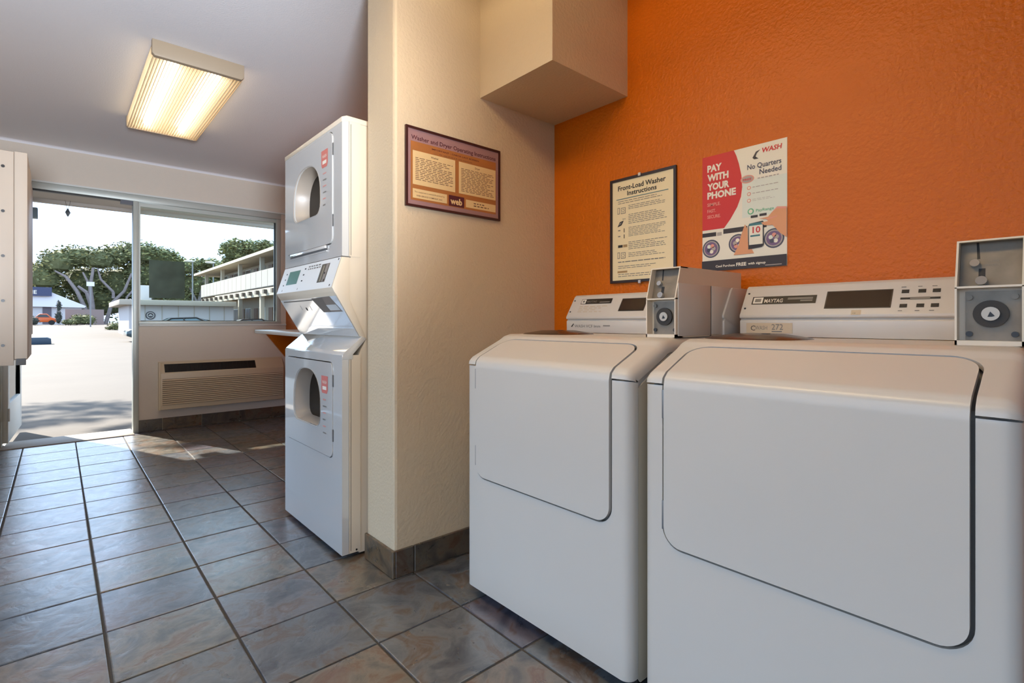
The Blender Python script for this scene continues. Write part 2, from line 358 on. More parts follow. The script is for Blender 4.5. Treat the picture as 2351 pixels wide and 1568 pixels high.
# ------------------------------------------------------------ ceiling light
def wrap_light(name, x0, x1, y0, y1, label, group=None, tm=None):
    r = thing(name, label, 'ceiling light', ((x0+x1)/2, (y0+y1)/2, H))
    zb = 2.318; cap = .03
    obj('housing', MB().box(x0+.015, x1-.015, y0+.02, y1-.02, 2.385, H), whiteframe, r)
    for (a, b_) in ((y0, y0+cap), (y1-.012, y1)):
        obj('end_cap', MB().prism([(x0, H), (x0+.0, zb+.012), (x0+.012, zb), (x1-.012, zb), (x1, zb+.012), (x1, H)], a, b_, bev=.002), mat('beige_cap', (168, 150, 126), .5), r)
    xm = (x0+x1)/2; wd = (x1-x0)
    for sx in (-.24, .24):
        obj('tube', MB().tube((xm+sx*wd, y0+.07, 2.362), (xm+sx*wd, y1-.06, 2.362), .019, n=12), tm or tube_mat, r)
    ln = MB(); n = 54; pts = []
    for i in range(n+1):
        u = i/n; xx = x0+.006+(wd-.012)*u; zz = zb+.004+(.0032 if i % 2 else 0)
        pts.append((xx, zz))
    pts = [(x0+.004, 2.392)]+pts+[(x1-.004, 2.392)]
    for i in range(len(pts)-1):
        (a, c), (b_, d) = pts[i], pts[i+1]
        ln.face([(a, y0+cap, c), (a, y1-.012, c), (b_, y1-.012, d), (b_, y0+cap, d)])
    obj('ribbed_lens', ln, lens_mat, r)
    rb = MB()
    for i in range(0, n+1, 2):
        a, c = pts[i+1]; rb.box(a-.0009, a+.0009, y0+cap, y1-.012, c-.002, c+.001)
    obj('lens_rib', rb, mat('rib_acrylic', (226, 190, 140), .4), r, kind='stuff')
    return r
wrap_light('ceiling_light', .356, .778, 3.12, 4.42, 'long fluorescent ceiling light with glowing ribbed lens above the tiled floor')
wrap_light('ceiling_light', .24, .66, .30, 1.55, 'second fluorescent ceiling light over the washers, overhead outside the picture', tm=strong_tube_mat)

# ------------------------------------------------------------ washers
def washer(x0, y0, w_, group, label, idx):
    r = thing('washing_machine', label, 'washer', (x0, y0, 0), group)
    y1 = y0+w_; D = 0.70
    # unrolled profile: s -> (x, z)
    prof = [(0, .035), (0, .818), (.004, .836), (.018, .849), (.145, .906), (.165, .918), (.19, .925), (.52, .925)]
    cum = [0]
    for i in range(1, len(prof)): cum.append(cum[-1]+math.dist(prof[i-1], prof[i]))
    def at(s_):
        s_ = max(0, min(cum[-1]-1e-6, s_))
        for i in range(1, len(prof)):
            if s_ <= cum[i]:
                k = (s_-cum[i-1])/(cum[i]-cum[i-1]); (a, c), (b_, d) = prof[i-1], prof[i]; return a+(b_-a)*k, c+(d-c)*k
    def nrm(s_):
        e = .008; a = at(s_-e); b_ = at(s_+e); t_ = Vector((b_[0]-a[0], b_[1]-a[1])).normalized(); return Vector((-t_.y, t_.x))
    R = .028
    def pt(s_, y, lift):
        x, z = at(s_); n = nrm(s_); dd = min(y-y0, y1-y)
        drop = 0 if dd >= R else R-math.sqrt(max(0, R*R-(R-dd)**2))
        return (x0+x+n.x*(lift-drop), y, z+n.y*(lift-drop))
    # inner core
    core = [(.04, .05), (.04, .81), (.05, .825), (.16, .885), (.21, .898), (D, .898), (D, .0+.02), (.07, .02)]
    obj('inner_shell', MB().prism([(x0+a, c) for a, c in core], y0+.004, y1-.004), shell_grey, r)
    side = [(.0395, .035), (.0395, .80), (.155, .866), (.19, .884), (D, .886), (D, .02), (.05, .02)]
    for (a, b_) in ((y0, y0+.004), (y1-.004, y1)):
        obj('side_panel', MB().prism([(x0+p, q) for p, q in side], a, b_), mat('washer_side', (198, 188, 168), .4), r)
    # door geometry in (s, y)
    sd0 = cum[1]-(.818-.435); sd1 = cum[4]-.002; r0 = .045; yd0, yd1 = y0+.062, y1-.062; gap = .0065
    seam = cum[1]+.004
    def half(s_, grow):                             # inset of the door outline at s
        a = sd0-grow; b_ = sd1+grow; rr = r0+grow
        if s_ < a or s_ > b_: return None
        dlt = min(s_-a, b_-s_)
        return 0 if dlt >= rr else rr-math.sqrt(max(0, rr*rr-(rr-dlt)**2))
    def sheet(name, smin, smax, lift, m, opening, thick=.012):
        g = gap if opening else 0
        ss = set([smin, smax])
        for q in cum:
            for dq in (-.006, 0, .006):
                if smin < q+dq < smax: ss.add(q+dq)
        for base in (sd0-g, sd1+g):
            sg = 1 if base < 1e9 and base == sd0-g else -1
            for k in range(0, 9): 
                q = base+sg*(r0+g)*(1-math.cos(PI/2*k/8))
                if smin < q < smax: ss.add(q)
        ss = sorted(ss); ss2 = [ss[0]]
        for q in ss[1:]:
            if q-ss2[-1] > 1e-5: ss2.append(q)
        ss = ss2
        rows = []
        for q in ss:
            h_ = half(q, g)
            if opening:
                a = yd0-g+(h_ if h_ is not None else r0+g); b_ = yd1+g-(h_ if h_ is not None else r0+g)
                eg = [R*(1-math.cos(PI/2*k/6)) for k in range(7)]
                L_ = [y0+e for e in eg]+[a]; M_ = [a+(b_-a)*k/4 for k in range(1, 5)]; R_ = [y1-e for e in reversed(eg)]
                ys = L_+M_+R_
                rows.append((q, ys, h_ is not None))
            else:
                a, b_ = yd0+h_, yd1-h_
                rows.append((q, [a+(b_-a)*k/12 for k in range(13)], False))
        v = []; f = []; nc = len(rows[0][1]); nr = len(rows)
        for li in (0, 1):
            for (q, ys, _) in rows:
                for y in ys: v.append(pt(q, y, lift if li == 0 else lift-thick))
        off = nc*nr; present = {}
        for i in range(nr-1):
            for j in range(nc-1):
                mid = opening and 7 <= j < 11 and rows[i][2] and rows[i+1][2]
                if not mid: present[(i, j)] = 1
        for (i, j) in present:
            a = i*nc+j
            f.append((a, a+1, a+nc+1, a+nc)); f.append((a+off, a+nc+off, a+nc+1+off, a+1+off))
            for (di, dj, e0, e1) in ((-1, 0, a, a+1), (1, 0, a+nc, a+nc+1), (0, -1, a, a+nc), (0, 1, a+1, a+nc+1)):
                if (i+di, j+dj) not in present: f.append((e0, e1, e1+off, e0+off))
        return obj(name, MB().add(v, f, 0, True), m, r, ang=50)
    sheet('front_panel', 0, seam-.002, 0, enamel, True)
    sheet('top_cover', seam+.002, cum[-1], .004, enamel, True)
    d_ = sheet('door', sd0, sd1, .005, enamel, False)
    # hinges on the left edge, latch marks on the right
    for zz in (.47, .74):
        obj('hinge', MB().box(x0-.002, x0+.004, yd1+.001, yd1+.007, zz, zz+.07, bev=.001), mat('hinge_grey', (120, 122, 124), .4, metal=.4), r)
    obj('toe_kick', MB().box(x0+.05, x0+.08, y0+.01, y1-.01, .004, .06), dark, r)
    for (a, b_) in ((.08, .05), (.08, w_-.05), (.6, .05), (.6, w_-.05)):
        obj('foot', MB().tube((x0+a, y0+b_, 0), (x0+a, y0+b_, .03), .018), dark, r)
    # console
    cx0 = .531; xb = .715
    con = [(cx0, .93), (cx0-.001, .978), (cx0+.006, .984), (cx0-.004, .988), (cx0-.004, .996), (cx0+.052, 1.083), (cx0+.062, 1.09), (xb, 1.09), (xb, .93)]
    c_ = obj('console', MB().prism([(x0+a, c) for a, c in con], y0+.005, y1-.005, bev=.0018), enamel, r)
    pa = Vector((x0+cx0-.004, 0, .996)); pb = Vector((x0+cx0+.052, 0, 1.083)); up = (pb-pa); hh = up.length
    F = Flat((pa.x, y1-.01, pa.z), (0, -1, 0), up, w_-.02, hh)
    mats = [dark, paper, ink, grey_ink, mat('faint_print', (196, 178, 150), .6), mat('display', (48, 38, 32), .2)]
    if idx == 1:
        F.rect(.068, .62, .302, .86, 0, 2).rect(.072, .64, .105, .84, 1, 3).rect(.08, .69, .097, .79, 3, 4).text('MAYTAG', .115, .68, .010, 3, 4, .01, width=.075).rect(.215, .66, .29, .71, 3, 4)
        F.lines(.07, .30, .20, .54, 4, 4)
        F.rect(.374, .24, .545, .82, 0, 2).rect(.380, .28, .539, .78, 5, 3)
    else:
        F.rect(.035, .39, .314, .67, 0, 2).rect(.041, .42, .085, .64, 1, 3).rect(.049, .47, .077, .59, 3, 4).text('MAYTAG', .093, .44, .014, 1, 4, .01, width=.082).rect(.195, .53, .30, .60, 3, 4).rect(.25, .46, .30, .51, 3, 4)
        F.rect(.352, .19, .590, .77, 0, 2).rect(.357, .22, .585, .74, 5, 3)
        F.rect(.457, -.02, .492, .13, 4, 2).text('ce', .463, .01, .006, 3, 3)
        for i, uu in enumerate((.630, .683, .727)):
            for vv in (.24, .68):
                F.rect(uu-.012, vv-.055, uu+.012, vv+.055, 2, 2)
            F.lines(uu-.015, uu+.015, .79, .85, 1, 3, ragged=.1); F.lines(uu-.015, uu+.015, .06, .12, 1, 3, ragged=.1)
        F.rect(.617, .43, .648, .49, 2, 2).rect(.71, .43, .741, .49, 2, 2).rect(.648, .42, .71, .50, 3, 2)
    obj('display_panel', F.mb, mats, c_)
    for t_ in (.25, .8):
        obj('screw', MB().tube(pa+up*t_+Vector((-.0015, y1-.017, 0)), pa+up*t_+Vector((.002, y1-.017, 0)), .0032, n=8), dark, c_)
    F2 = Flat((x0+cx0-.0008, y1-.01, .935), (0, -1, 0), (0, 0, 1), w_-.02, .045)
    if idx == 1:
        F2.poly([(.03, .45), (.05, .75), (.055, .7), (.04, .42)], 2, 2).text('WASH VCF Imm', .06, .38, .012, 3, 2, .005, width=.2).rect(.28, .5, .33, .6, 3, 2)
    else:
        F2.rect(.024, .12, .23, .82, 4, 1).text('C', .045, .3, .016, 2, 2).text('WASH', .065, .35, .013, 3, 2, .0, width=.055).text('272', .14, .36, .018, 3, 2, .005, width=.05).rect(.14, .2, .185, .28, 3, 2)
    obj('sticker', F2.mb, mats, r)
    # recessed rear deck with worn streaks
    dm = deck_mat
    obj('rear_deck', MB().box(x0+.50, x0+xb, y0, y1, .884, .929, bev=.003), dm, r)
    # dispenser lid
    cy = y1-.145; cxx = x0+.33
    lid = MB(); n = 30; top = []; bot = []
    for i in range(n):
        a = 2*PI*i/n; ca, sa = math.cos(a), math.sin(a)
        px = cxx+.115*math.copysign(abs(ca)**.8, ca); py = cy+.125*math.copysign(abs(sa)**.8, sa)
        top.append((px, py, .9325)); bot.append((px+(px-cxx)*.06, py+(py-cy)*.06, .9285))
    mid = [((a+cxx)/2, (b_+cy)/2, .943) for a, b_, _ in top]
    lid.add(top+mid, [tuple(range(n, 2*n))]+[(i, (i+1) % n, (i+1) % n+n, i+n) for i in range(n)], 0, True)
    lid.add(top+bot, [(i, (i+1) % n, (i+1) % n+n, i+n) for i in range(n)], 0, True)
    lo = obj('dispenser_lid', lid, brown_plastic, r, label='dark brown plastic dispenser lid')
    obj('finger_hole', MB().ring((cxx-.02, cy-.03, .943), (0, 0, 1), .001, .011, .0015, n=14), black, lo)
    # coin box
    X = x0+.246; B0 = y0+.014; B1 = B0+.100; z0 = .929; zm = 1.044; z1 = 1.14; Xe = x0+.672
    cb = obj('coin_box', MB()
        .prism([(X+.03, z0), (X+.03, zm), (X+.055, z1), (Xe, z1+.004), (Xe, z0)], B0+.0005, B1-.0005)
        .prism([(X, z0), (X, zm), (X+.029, z1), (X+.07, z1), (X+.04, z0)], B0, B0+.0035)
        .prism([(X, z0), (X, zm), (X+.029, z1), (X+.07, z1), (X+.04, z0)], B1-.0035, B1)
        .prism([(X+.029, z1), (X+.028, z1-.0035), (X+.07, z1-.0035), (X+.07, z1)], B0, B1)
        .box(X, X+.04, B0, B1, z0, z0+.009).box(X, X+.04, B0, B1, zm-.002, zm+.002), enamel_side, r)
    for (a, b_, c) in ((.012, .205, .004), (.212, .36, .006)):
        obj('cover_plate', MB().box(X+a, X+b_, B0-.003, B0, z0+c, z1-.05, bev=.001), enamel, cb)
    obj('seam', MB().box(X+.205, X+.212, B0-.001, B0+.001, z0+.002, z1-.05), dark, cb)
    # face plates
    fa = Vector((X+.027, 0, zm+.002)); fb = Vector((X+.05, 0, z1-.004)); fu = fb-fa
    FP = Flat((fa.x, B1-.004, fa.z), (0, -1, 0), fu, B1-B0-.008, fu.length)
    FP.rect(0, 0, 1, 1, 0, 1).poly([(.28, .62), (.33, .62), (.3, 1.0), (.26, 1.0)], 1, 2)
    FP.text('DONATE', .42, .78, .0045, 2, 2, .005, width=.22).text('COIN', .50, .54, .004, 2, 2, .005, width=.12).text('RETURN', .42, .45, .004, 2, 2, .005, width=.22)
    FP.rect(.31, .12, .42, .40, 1, 2)
    obj('coin_slot_plate', FP.mb, [steel, black, grey_ink], cb)
    c0 = fa+fu*.5; nn = Vector((-fu.z, 0, fu.x)).normalized()
    k0 = Vector((fa.x, B1-.004-.25*.092, fa.z))+fu*.5
    obj('coin_button', MB().tube(k0, k0+nn*.012, .0075, n=16).tube(Vector((fa.x, B1-.004-.37*.092, fa.z))+fu*.09, Vector((fa.x, B1-.004-.37*.092, fa.z))+fu*.09+nn*.014, .009, n=14), chrome, cb)
    XP = X+.022; yc = (B0+B1)/2-.002; zc = (z0+.009+zm)/2
    obj('lock_plate', MB().box(XP, XP+.006, B0+.004, B1-.014, z0+.009, zm-.008), steel, cb)
    obj('lock_ring', MB().ring((XP, yc, zc), (-1, 0, 0), .012, .0265, .006, n=32), mat('rubber', (38, 35, 31), .6), cb)
    obj('lock_core', MB().tube((XP, yc, zc), (XP-.010, yc, zc), .0135, n=24), mat('lock_metal', (176, 166, 152), .4, metal=.4), cb)
    FL = Flat((XP-.0102, yc+.01, zc-.01), (0, -1, 0), (0, 0, 1), .02, .02); FL.poly([(.28, .2), (.6, .2), (.82, .28), (.48, .72)], 0, 1)
    obj('keyhole', FL.mb, black, cb)
    for (yy, zz) in ((B1-.02, z0+.022), (B0+.014, z0+.022), (B1-.02, zm-.02), (B0+.014, zm-.02)):
        obj('bolt', MB().tube((XP, yy, zz), (XP-.004, yy, zz), .0055, n=12), dark if zz < 1 else steel, cb)
    return r
def deck_material():
    m = mat('stained_deck', (214, 204, 188), .35); nt = m.node_tree; N = nt.nodes; L = nt.links; b = N['Principled BSDF']
    tc = N.new('ShaderNodeTexCoord'); mp = N.new('ShaderNodeMapping'); mp.inputs['Scale'].default_value = (26, 3.2, 6); n = N.new('ShaderNodeTexNoise'); n.inputs['Scale'].default_value = 1; n.inputs['Detail'].default_value = 6
    L.new(tc.outputs['Object'], mp.inputs[0]); L.new(mp.outputs[0], n.inputs['Vector'])
    cr = N.new('ShaderNodeValToRGB'); e = cr.color_ramp.elements; e[0].position = .42; e[0].color = rgb((216, 206, 190)); e[1].position = .68; e[1].color = rgb((150, 92, 48))
    x = e.new(.54); x.color = rgb((200, 172, 136)); L.new(n.outputs['Fac'], cr.inputs[0]); L.new(cr.outputs[0], b.inputs['Base Color']); return m
deck_mat = deck_material()
washer(1.106, .789, .706, 'coin washers in front of the orange wall', 'left white front-loading coin washer, next to the cream partition wall', 1)
washer(1.106, .066, .682, 'coin washers in front of the orange wall', 'right white front-loading coin washer with six dark console buttons', 2)

# ------------------------------------------------------------ stacked dryer
def dryer():
    X = .868; y0, y1 = 2.021, 2.716; Xb = 1.62
    r = thing('stacked_dryer', 'glossy white stacked pair of coin dryers with D-shaped door openings beside the partition', 'dryer', (1.2, 2.37, 0))
    body = [(.943, .012), (.943, .84), (.972, .902), (.90, 1.07), (.90, 1.245), (.943, 1.26), (.943, 1.80), (Xb, 1.80), (Xb, .012)]
    obj('cabinet', MB().prism(body, y0+.003, y1-.003), enamel_side, r)
    fm = enamel_gloss
    # lower front shell with side returns; the door opening is cut as a hole
    def shell(name, z0, z1):
        mb = MB().box(X, X+.034, y0, y1, z0, z1, bev=.006, seg=3); return mb
    def Dshape(ya, yb, z0, z1, rb, n=10):           # flat-bottomed D rotated: arch on top
        cy = (ya+yb)/2; rw = (yb-ya)/2; pts = [(ya+rb, z0), (yb-rb, z0)]
        for i in range(1, 5): a = -PI/2+PI/2*i/4; pts.append((yb-rb+rb*math.cos(a), z0+rb+rb*math.sin(a)))
        zc = z1-rw*.95
        for i in range(0, 2*n+1): a = PI*i/(2*n); pts.append((cy+rw*math.copysign(abs(math.cos(a))**.85, math.cos(a)), zc+rw*.95*math.sin(a)**.85))
        for i in range(0, 4): a = PI+PI/2*i/4; pts.append((ya+rb+rb*math.cos(a), z0+rb+rb*math.sin(a)))
        return pts
    def rr(ya, yb, z0, z1, rad, cut=0.0, n=4):       # rounded rectangle, optionally tapered at the bottom
        pts = []
        for (cy, cz, a0) in ((yb-rad, z1-rad, 0), (ya+rad, z1-rad, 90), (ya+rad+cut, z0+rad, 180), (yb-rad-cut, z0+rad, 270)):
            for i in range(n+1): a = math.radians(a0+90*i/n); pts.append((cy+rad*math.cos(a), cz+rad*math.sin(a)))
        return pts
    def plate_with_hole(name, outer, inner, x0, x1, m, parent):
        b = bmesh.new(); es = []
        for loop in (outer, inner):
            vs = [b.verts.new((x0, a, c)) for a, c in loop]
            es += [b.edges.new((vs[i], vs[(i+1) % len(vs)])) for i in range(len(vs))]
        bmesh.ops.triangle_fill(b, edges=es, use_beauty=True)
        # drop any triangle inside the hole
        ret = bmesh.ops.extrude_face_region(b, geom=b.faces[:])
        for e in ret['geom']:
            if isinstance(e, bmesh.types.BMVert): e.co.x = x1
        mb = MB().bm(b, 0, False); return obj(name, mb, m, parent)
    def unit(zb, zt, dz0, dz1, wz0, wz1, upper):
        outer = [(y0, zb), (y1, zb), (y1, zt), (y0, zt)]
        do = rr(y0+.092, y1-.03, dz0, dz1, .03, cut=.0)
        hole = rr(y0+.088, y1-.026, dz0-.004, dz1+.004, .033)
        plate_with_hole('upper_front' if upper else 'lower_front', outer, hole, X, X+.03, fm, r)
        for ya in (y0, y1-.006): obj('side_return', MB().box(X+.029, X+.08, ya, ya+.006, zb, zt), enamel_side, r)
        win = Dshape(2.245, 2.572, wz0, wz1, .05)
        d = plate_with_hole('upper_door' if upper else 'lower_door', do, win, X-.004, X+.02, fm, r)
        # deep window tunnel, opening into the dark drum on the near side
        tun = MB(); cy = 2.41
        deep = [(cy+(a-cy)*.82, c) for a, c in win]; n = len(win)
        v = [(X-.006, cy+(a-cy)*1.035, (wz0+wz1)/2+(c-(wz0+wz1)/2)*1.03) for a, c in win]+[(X+.001, a, c) for a, c in win]+[(X+.068, cy+(a-cy)*.93, (wz0+wz1)/2+(c-(wz0+wz1)/2)*.92) for a, c in win]
        tun.add(v, [(i, (i+1) % n, (i+1) % n+n, i+n) for i in range(n)]+[(n+i, n+(i+1) % n, 2*n+(i+1) % n, 2*n+i) for i in range(n)], 0, True)
        tb = obj('window_surround', tun, mat('warm_grey_plastic', (168, 156, 142), .35), d)
        obj('window_glass', MB().face([(X+.066, cy+(a-cy)*.93, (wz0+wz1)/2+(c-(wz0+wz1)/2)*.92) for a, c in win]), mat('dark_glass', (30, 22, 14), .3, spec=.15), d)
        F = Flat((X-.0044, 2.235, wz0), (0, -1, 0), (0, 0, 1), .085, wz1-wz0)
        zt_ = (dz1-.06-wz0)/(wz1-wz0); hb = .075/(wz1-wz0)
        bd = [(.08, zt_-hb*.8), (.2, zt_-hb), (.8, zt_-hb), (.92, zt_-hb*.8), (.92, zt_), (.08, zt_)]
        F.poly(bd, 0, 1).text('WASH', .22, zt_-hb*.45, .014, 1, 2, .01, width=.55).rect(.25, zt_-hb*.8, .75, zt_-hb*.6, 1, 2)
        bm_ = [mat('badge_red', (206, 112, 104), .4), paper, grey_ink, mat('pale_red', (214, 150, 140), .5)]
        obj('badge_sticker', F.mb, bm_, d, label='red badge sticker')
        F.mb = MB(); top = zt_-hb-.04; k = 0
        while k < 6:
            F.lines(.3, .75, top-.1, top-.04, 1, 2 if k % 2 else 3, 2, .2, .3); top -= .115; k += 1
        obj('fine_print', F.mb, bm_, d, kind='stuff')
        for zz in (dz0+.07, dz1-.10):
            obj('hinge', MB().box(X-.003, X+.004, y0+.084, y0+.092, zz, zz+.05), gap_grey, r)
        return d
    lo = unit(.02, .838, .402, .802, .512, .762, False)
    ud = unit(1.245, 1.81, 1.308, 1.778, 1.452, 1.688, True)
    obj('door_pull', MB().box(X-.010, X+.002, y0+.155, y1-.10, 1.292, 1.305, bev=.002).box(X-.006, X+.002, y0+.15, y1-.08, 1.278, 1.283), fm, r)
    obj('pull_recess', MB().box(X-.0015, X+.0005, y0+.15, y1-.08, 1.283, 1.307), gap_grey, r)
    # sloping top of the lower dryer
    obj('sloped_top', MB().prism([(X, .82), (X+.002, .842), (X+.012, .852), (.955, .915), (.975, .905), (.915, .84), (.915, .82)], y0-.0012, y1+.0012, bev=.002), fm, r)
    obj('top_rim', MB().prism([(X-.002, 1.792), (X-.002, 1.812), (X+.02, 1.822), (Xb, 1.815), (Xb, 1.80), (X+.03, 1.80)], y0-.001, y1+.001, bev=.002), enamel_side, r)
    # control head
    hd = [(X, 1.242), (.8265, 1.115), (.835, 1.098), (.8455, 1.083), (.945, .915), (.972, .907), (.90, 1.07), (.90, 1.242)]
    hh = obj('control_housing', MB().prism(hd, y0, y1, bev=.002), enamel_side, r)
    # front faces in bright gloss
    pa = Vector((.8265, y1-.004, 1.115)); pu = Vector((X-.8265, 0, .127)); F = Flat((pa.x-.0012, pa.y, pa.z), (0, -1, 0), pu, y1-y0-.008, pu.length)
    F.rect(0, 0, 1, 1, 0, 1)
    F.rect(.145, .3, .36, .82, 1, 2)
    for v in (.28, .5, .72): F.rect(.085, v, .105, v+.05, 2, 2)
    for v in (.36, .58, .8): F.rect(.435, v, .46, v+.05, 2, 2)
    F.lines(.5, .72, .74, .92, 2, 3, 2, .25, .1).rect(.1, .06, .107, .13, 2, 2).rect(.41, .06, .417, .13, 2, 2)
    for (a, c) in ((.975, .93), (.96, .08)): F.disc(a, c, .005, 2, 2, 10)
    obj('control_panel', F.mb, [mat('bright_panel', (236, 238, 236), .3), mat('green_display', (84, 132, 122), .2), ink, grey_ink], hh)
    F.mb = MB(); F.rect(.735, .22, .86, .86, 0, 2).rect(.81, .24, .85, .84, 1, 3).disc(.82, .53, .005, 2, 4, 10).disc(.84, .28, .005, 2, 4, 10).rect(.77, .25, .79, .8, 3, 3)
    obj('coin_slot', F.mb, [mat('slot_dark', (84, 80, 70), .3), chrome, ink, mat('slot_mid', (150, 142, 120), .3)], hh)
    q = Vector((.8455, y1-.004, 1.083)); qd = Vector((.945-.8455, 0, .915-1.083)); G = Flat((q.x-.0012+qd.x, q.y, q.z+qd.z-.001), (0, -1, 0), -qd, y1-y0-.008, qd.length)
    G.rect(0, 0, 1, 1, 0, 1); G.rect(.05, .93, .6, .96, 1, 2); G.disc(.42, .72, .009, 2, 2, 12); G.rect(.33, .7, .335, .82, 1, 2).rect(.5, .68, .505, .8, 1, 2)
    obj('lower_fascia', G.mb, [enamel_gloss, grey_ink, ink], hh)
    G.mb = MB(); G.poly([(.60, .98), (.9, 1.0), (.97, .62), (.68, .62)], 0, 2).poly([(.78, .80), (.93, .80), (.955, .66), (.80, .66)], 1, 3).poly([(.60, .98), (.78, .99), (.78, .8), (.80, .62), (.68, .62)], 2, 3)
    obj('coin_cup', G.mb, [mat('cup_grey', (118, 108, 100), .35), mat('cup_light', (186, 190, 190), .2), mat('cup_dark', (92, 86, 80), .35)], hh)
    obj('screw', MB().tube((1.02, y0+.001, .05), (1.02, y0-.002, .05), .005, n=8), dark, r); obj('screw', MB().tube((.93, y0+.001, .03), (.93, y0-.002, .03), .004, n=8), dark, r)
    for (a, b_) in ((.93, y0+.05), (.93, y1-.05), (1.55, y0+.05), (1.55, y1-.05)):
        obj('foot', MB().tube((a, b_, 0), (a, b_, .02), .016, n=10), dark, r)
    for sb in ((.9045, .9065, .03, .83), (.9045, .9065, 1.25, 1.79), (.87, .905, 1.241, 1.244)): obj('panel_seam', MB().box(sb[0], sb[1], y0-.0005, y0+.004, sb[2], sb[3]), gap_grey, r)
dryer()

# ------------------------------------------------------------ wall unit (through-wall heater)
def ptac():
    x0, x1 = .69, 1.742; yf = 5.49; r = thing('wall_heater', 'cream through-wall heating and cooling unit with louvred grille, low on the front wall', 'air conditioner', (1.2, YF, .18))
    cm = mat('cream_plastic', (214, 196, 166), .4)
    obj('cover', MB().prism([(YF, .185), (yf, .188), (yf, .512), (YF-.012, .605), (YF, .605)], x0, x1, axis='x', bev=.004), cm, r)
    up = Vector((0, YF-.012-yf, .093))
    F = Flat((x0, yf-.0008, .512), (1, 0, 0), up, x1-x0, up.length); F.rect(.03, .1, .75, .86, 0, 2)
    obj('air_outlet', F.mb, black, r)
    v = MB()
    for i in range(24):
        a = F.P(.035+.71*i/23, .12, 3); b_ = F.P(.035+.71*i/23, .84, 3); v.tube(a, b_, .0012, n=4)
    obj('outlet_fin', v, dark, r, kind='stuff')
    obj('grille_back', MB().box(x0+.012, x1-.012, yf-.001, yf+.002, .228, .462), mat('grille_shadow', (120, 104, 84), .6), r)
    for i in range(13):
        z = .232+i*.0178
        obj('louvre', MB().prism([(yf-.001, z), (yf-.011, z+.001), (yf-.010, z+.004), (yf-.001, z+.0125)], x0+.012, x1-.012, axis='x'), cm, r)
    obj('side_flange', MB().box(x0-.012, x0+.0, yf+.02, YF, .182, .61).box(x0-.012, x1, YF-.012, YF, .605, .617), cm, r)
ptac()

# folding counter on the orange wall
ct = thing('wall_counter', 'white counter on an orange triangular bracket below the window corner', 'shelf', (XR, 4.6, .9))
obj('counter_top', MB().prism([(1.345, 5.02), (1.22, 3.40), (1.25, 2.90), (XR, 2.90), (XR, 5.10), (1.36, 5.10)], .872, .903, axis='z', bev=.004), mat('white_laminate', (226, 222, 214), .3), ct)
obj('bracket', MB().prism([(1.40, .872), (XR, .872), (XR, .45), (1.725, .45)], 4.90, 4.925, bev=.0), orange, ct)
obj('bracket', MB().prism([(1.34, .872), (XR, .872), (XR, .45), (1.725, .45)], 3.3, 3.325, bev=.0), orange, ct)

# ------------------------------------------------------------ cabinets on the left wall
def cabinet(name, x1, y0, y1, z0, z1, label, screws):
    r = thing(name, label, 'cabinet', ((XL+x1)/2, (y0+y1)/2, z0))
    obj('case', MB().box(XL, x1, y0+.01, y1, z0+.025, z1-.001, bev=.004), beige_panel, r)
    if screws:
        obj('front_panel', MB().box(XL+.004, x1-.048, y0-.006, y0+.01, z0, z1-.004, bev=.002), beige_panel, r)
        obj('edge_strip', MB().box(x1-.046, x1, y0-.002, y0+.012, z0+.03, z1, bev=.002), beige_panel, r)
        for i in range(5):
            z = z1-.08-i*(z1-z0-.16)/4*.98
            obj('screw', MB().tube((x1-.085, y0-.006, z), (x1-.085, y0-.010, z), .007, n=10), dark, r)
        obj('latch', MB().box(x1-.04, x1-.005, y0-.006, y0+.004, z0-.0, z0+.032, bev=.002), gap_grey, r)
    else:
        obj('side_glint', MB().box(x1-.002, x1+.004, y0, y0+.06, z0, z1), whiteframe, r)  # white strip standing in for the window's reflection on the cabinet side
    return r
cabinet('wall_cabinet', -.109, 3.45, 3.98, .765, 1.80, 'beige metal wall cabinet with a row of dark screws, at left edge', True)
cabinet('wall_cabinet', -.128, 4.10, 4.90, .865, 1.90, 'narrow grey-beige cabinet behind the screwed metal cabinet, by the doorway', False)

# ------------------------------------------------------------ posters and signs
def framed(name, o, ux, w_, h_, fw_, fmat, label, cat):
    uxv = Vector(ux).normalized(); n = uxv.cross(Vector((0, 0, 1))); o = Vector(o)
    r = thing(name, label, cat, tuple(o+uxv*w_/2))
    def bar(u0, u1, v0, v1, t_):
        pts = [o+uxv*u0+Vector((0, 0, v0)), o+uxv*u1+Vector((0, 0, v0)), o+uxv*u1+Vector((0, 0, v1)), o+uxv*u0+Vector((0, 0, v1))]
        return MB().add(pts+[p+n*t_ for p in pts], [(3, 2, 1, 0), (4, 5, 6, 7), (0, 1, 5, 4), (1, 2, 6, 5), (2, 3, 7, 6), (3, 0, 4, 7)])
    obj('backing', bar(.002, w_-.002, .002, h_-.002, .006), fmat, r)
    for a in ((0, w_, 0, fw_), (0, w_, h_-fw_, h_), (0, fw_, fw_, h_-fw_), (w_-fw_, w_, fw_, h_-fw_)):
        obj('frame_bar', bar(*a, .011), fmat, r)
    return r, Flat(o+uxv*fw_+Vector((0, 0, fw_))+n*.0064, ux, (0, 0, 1), w_-2*fw_, h_-2*fw_)
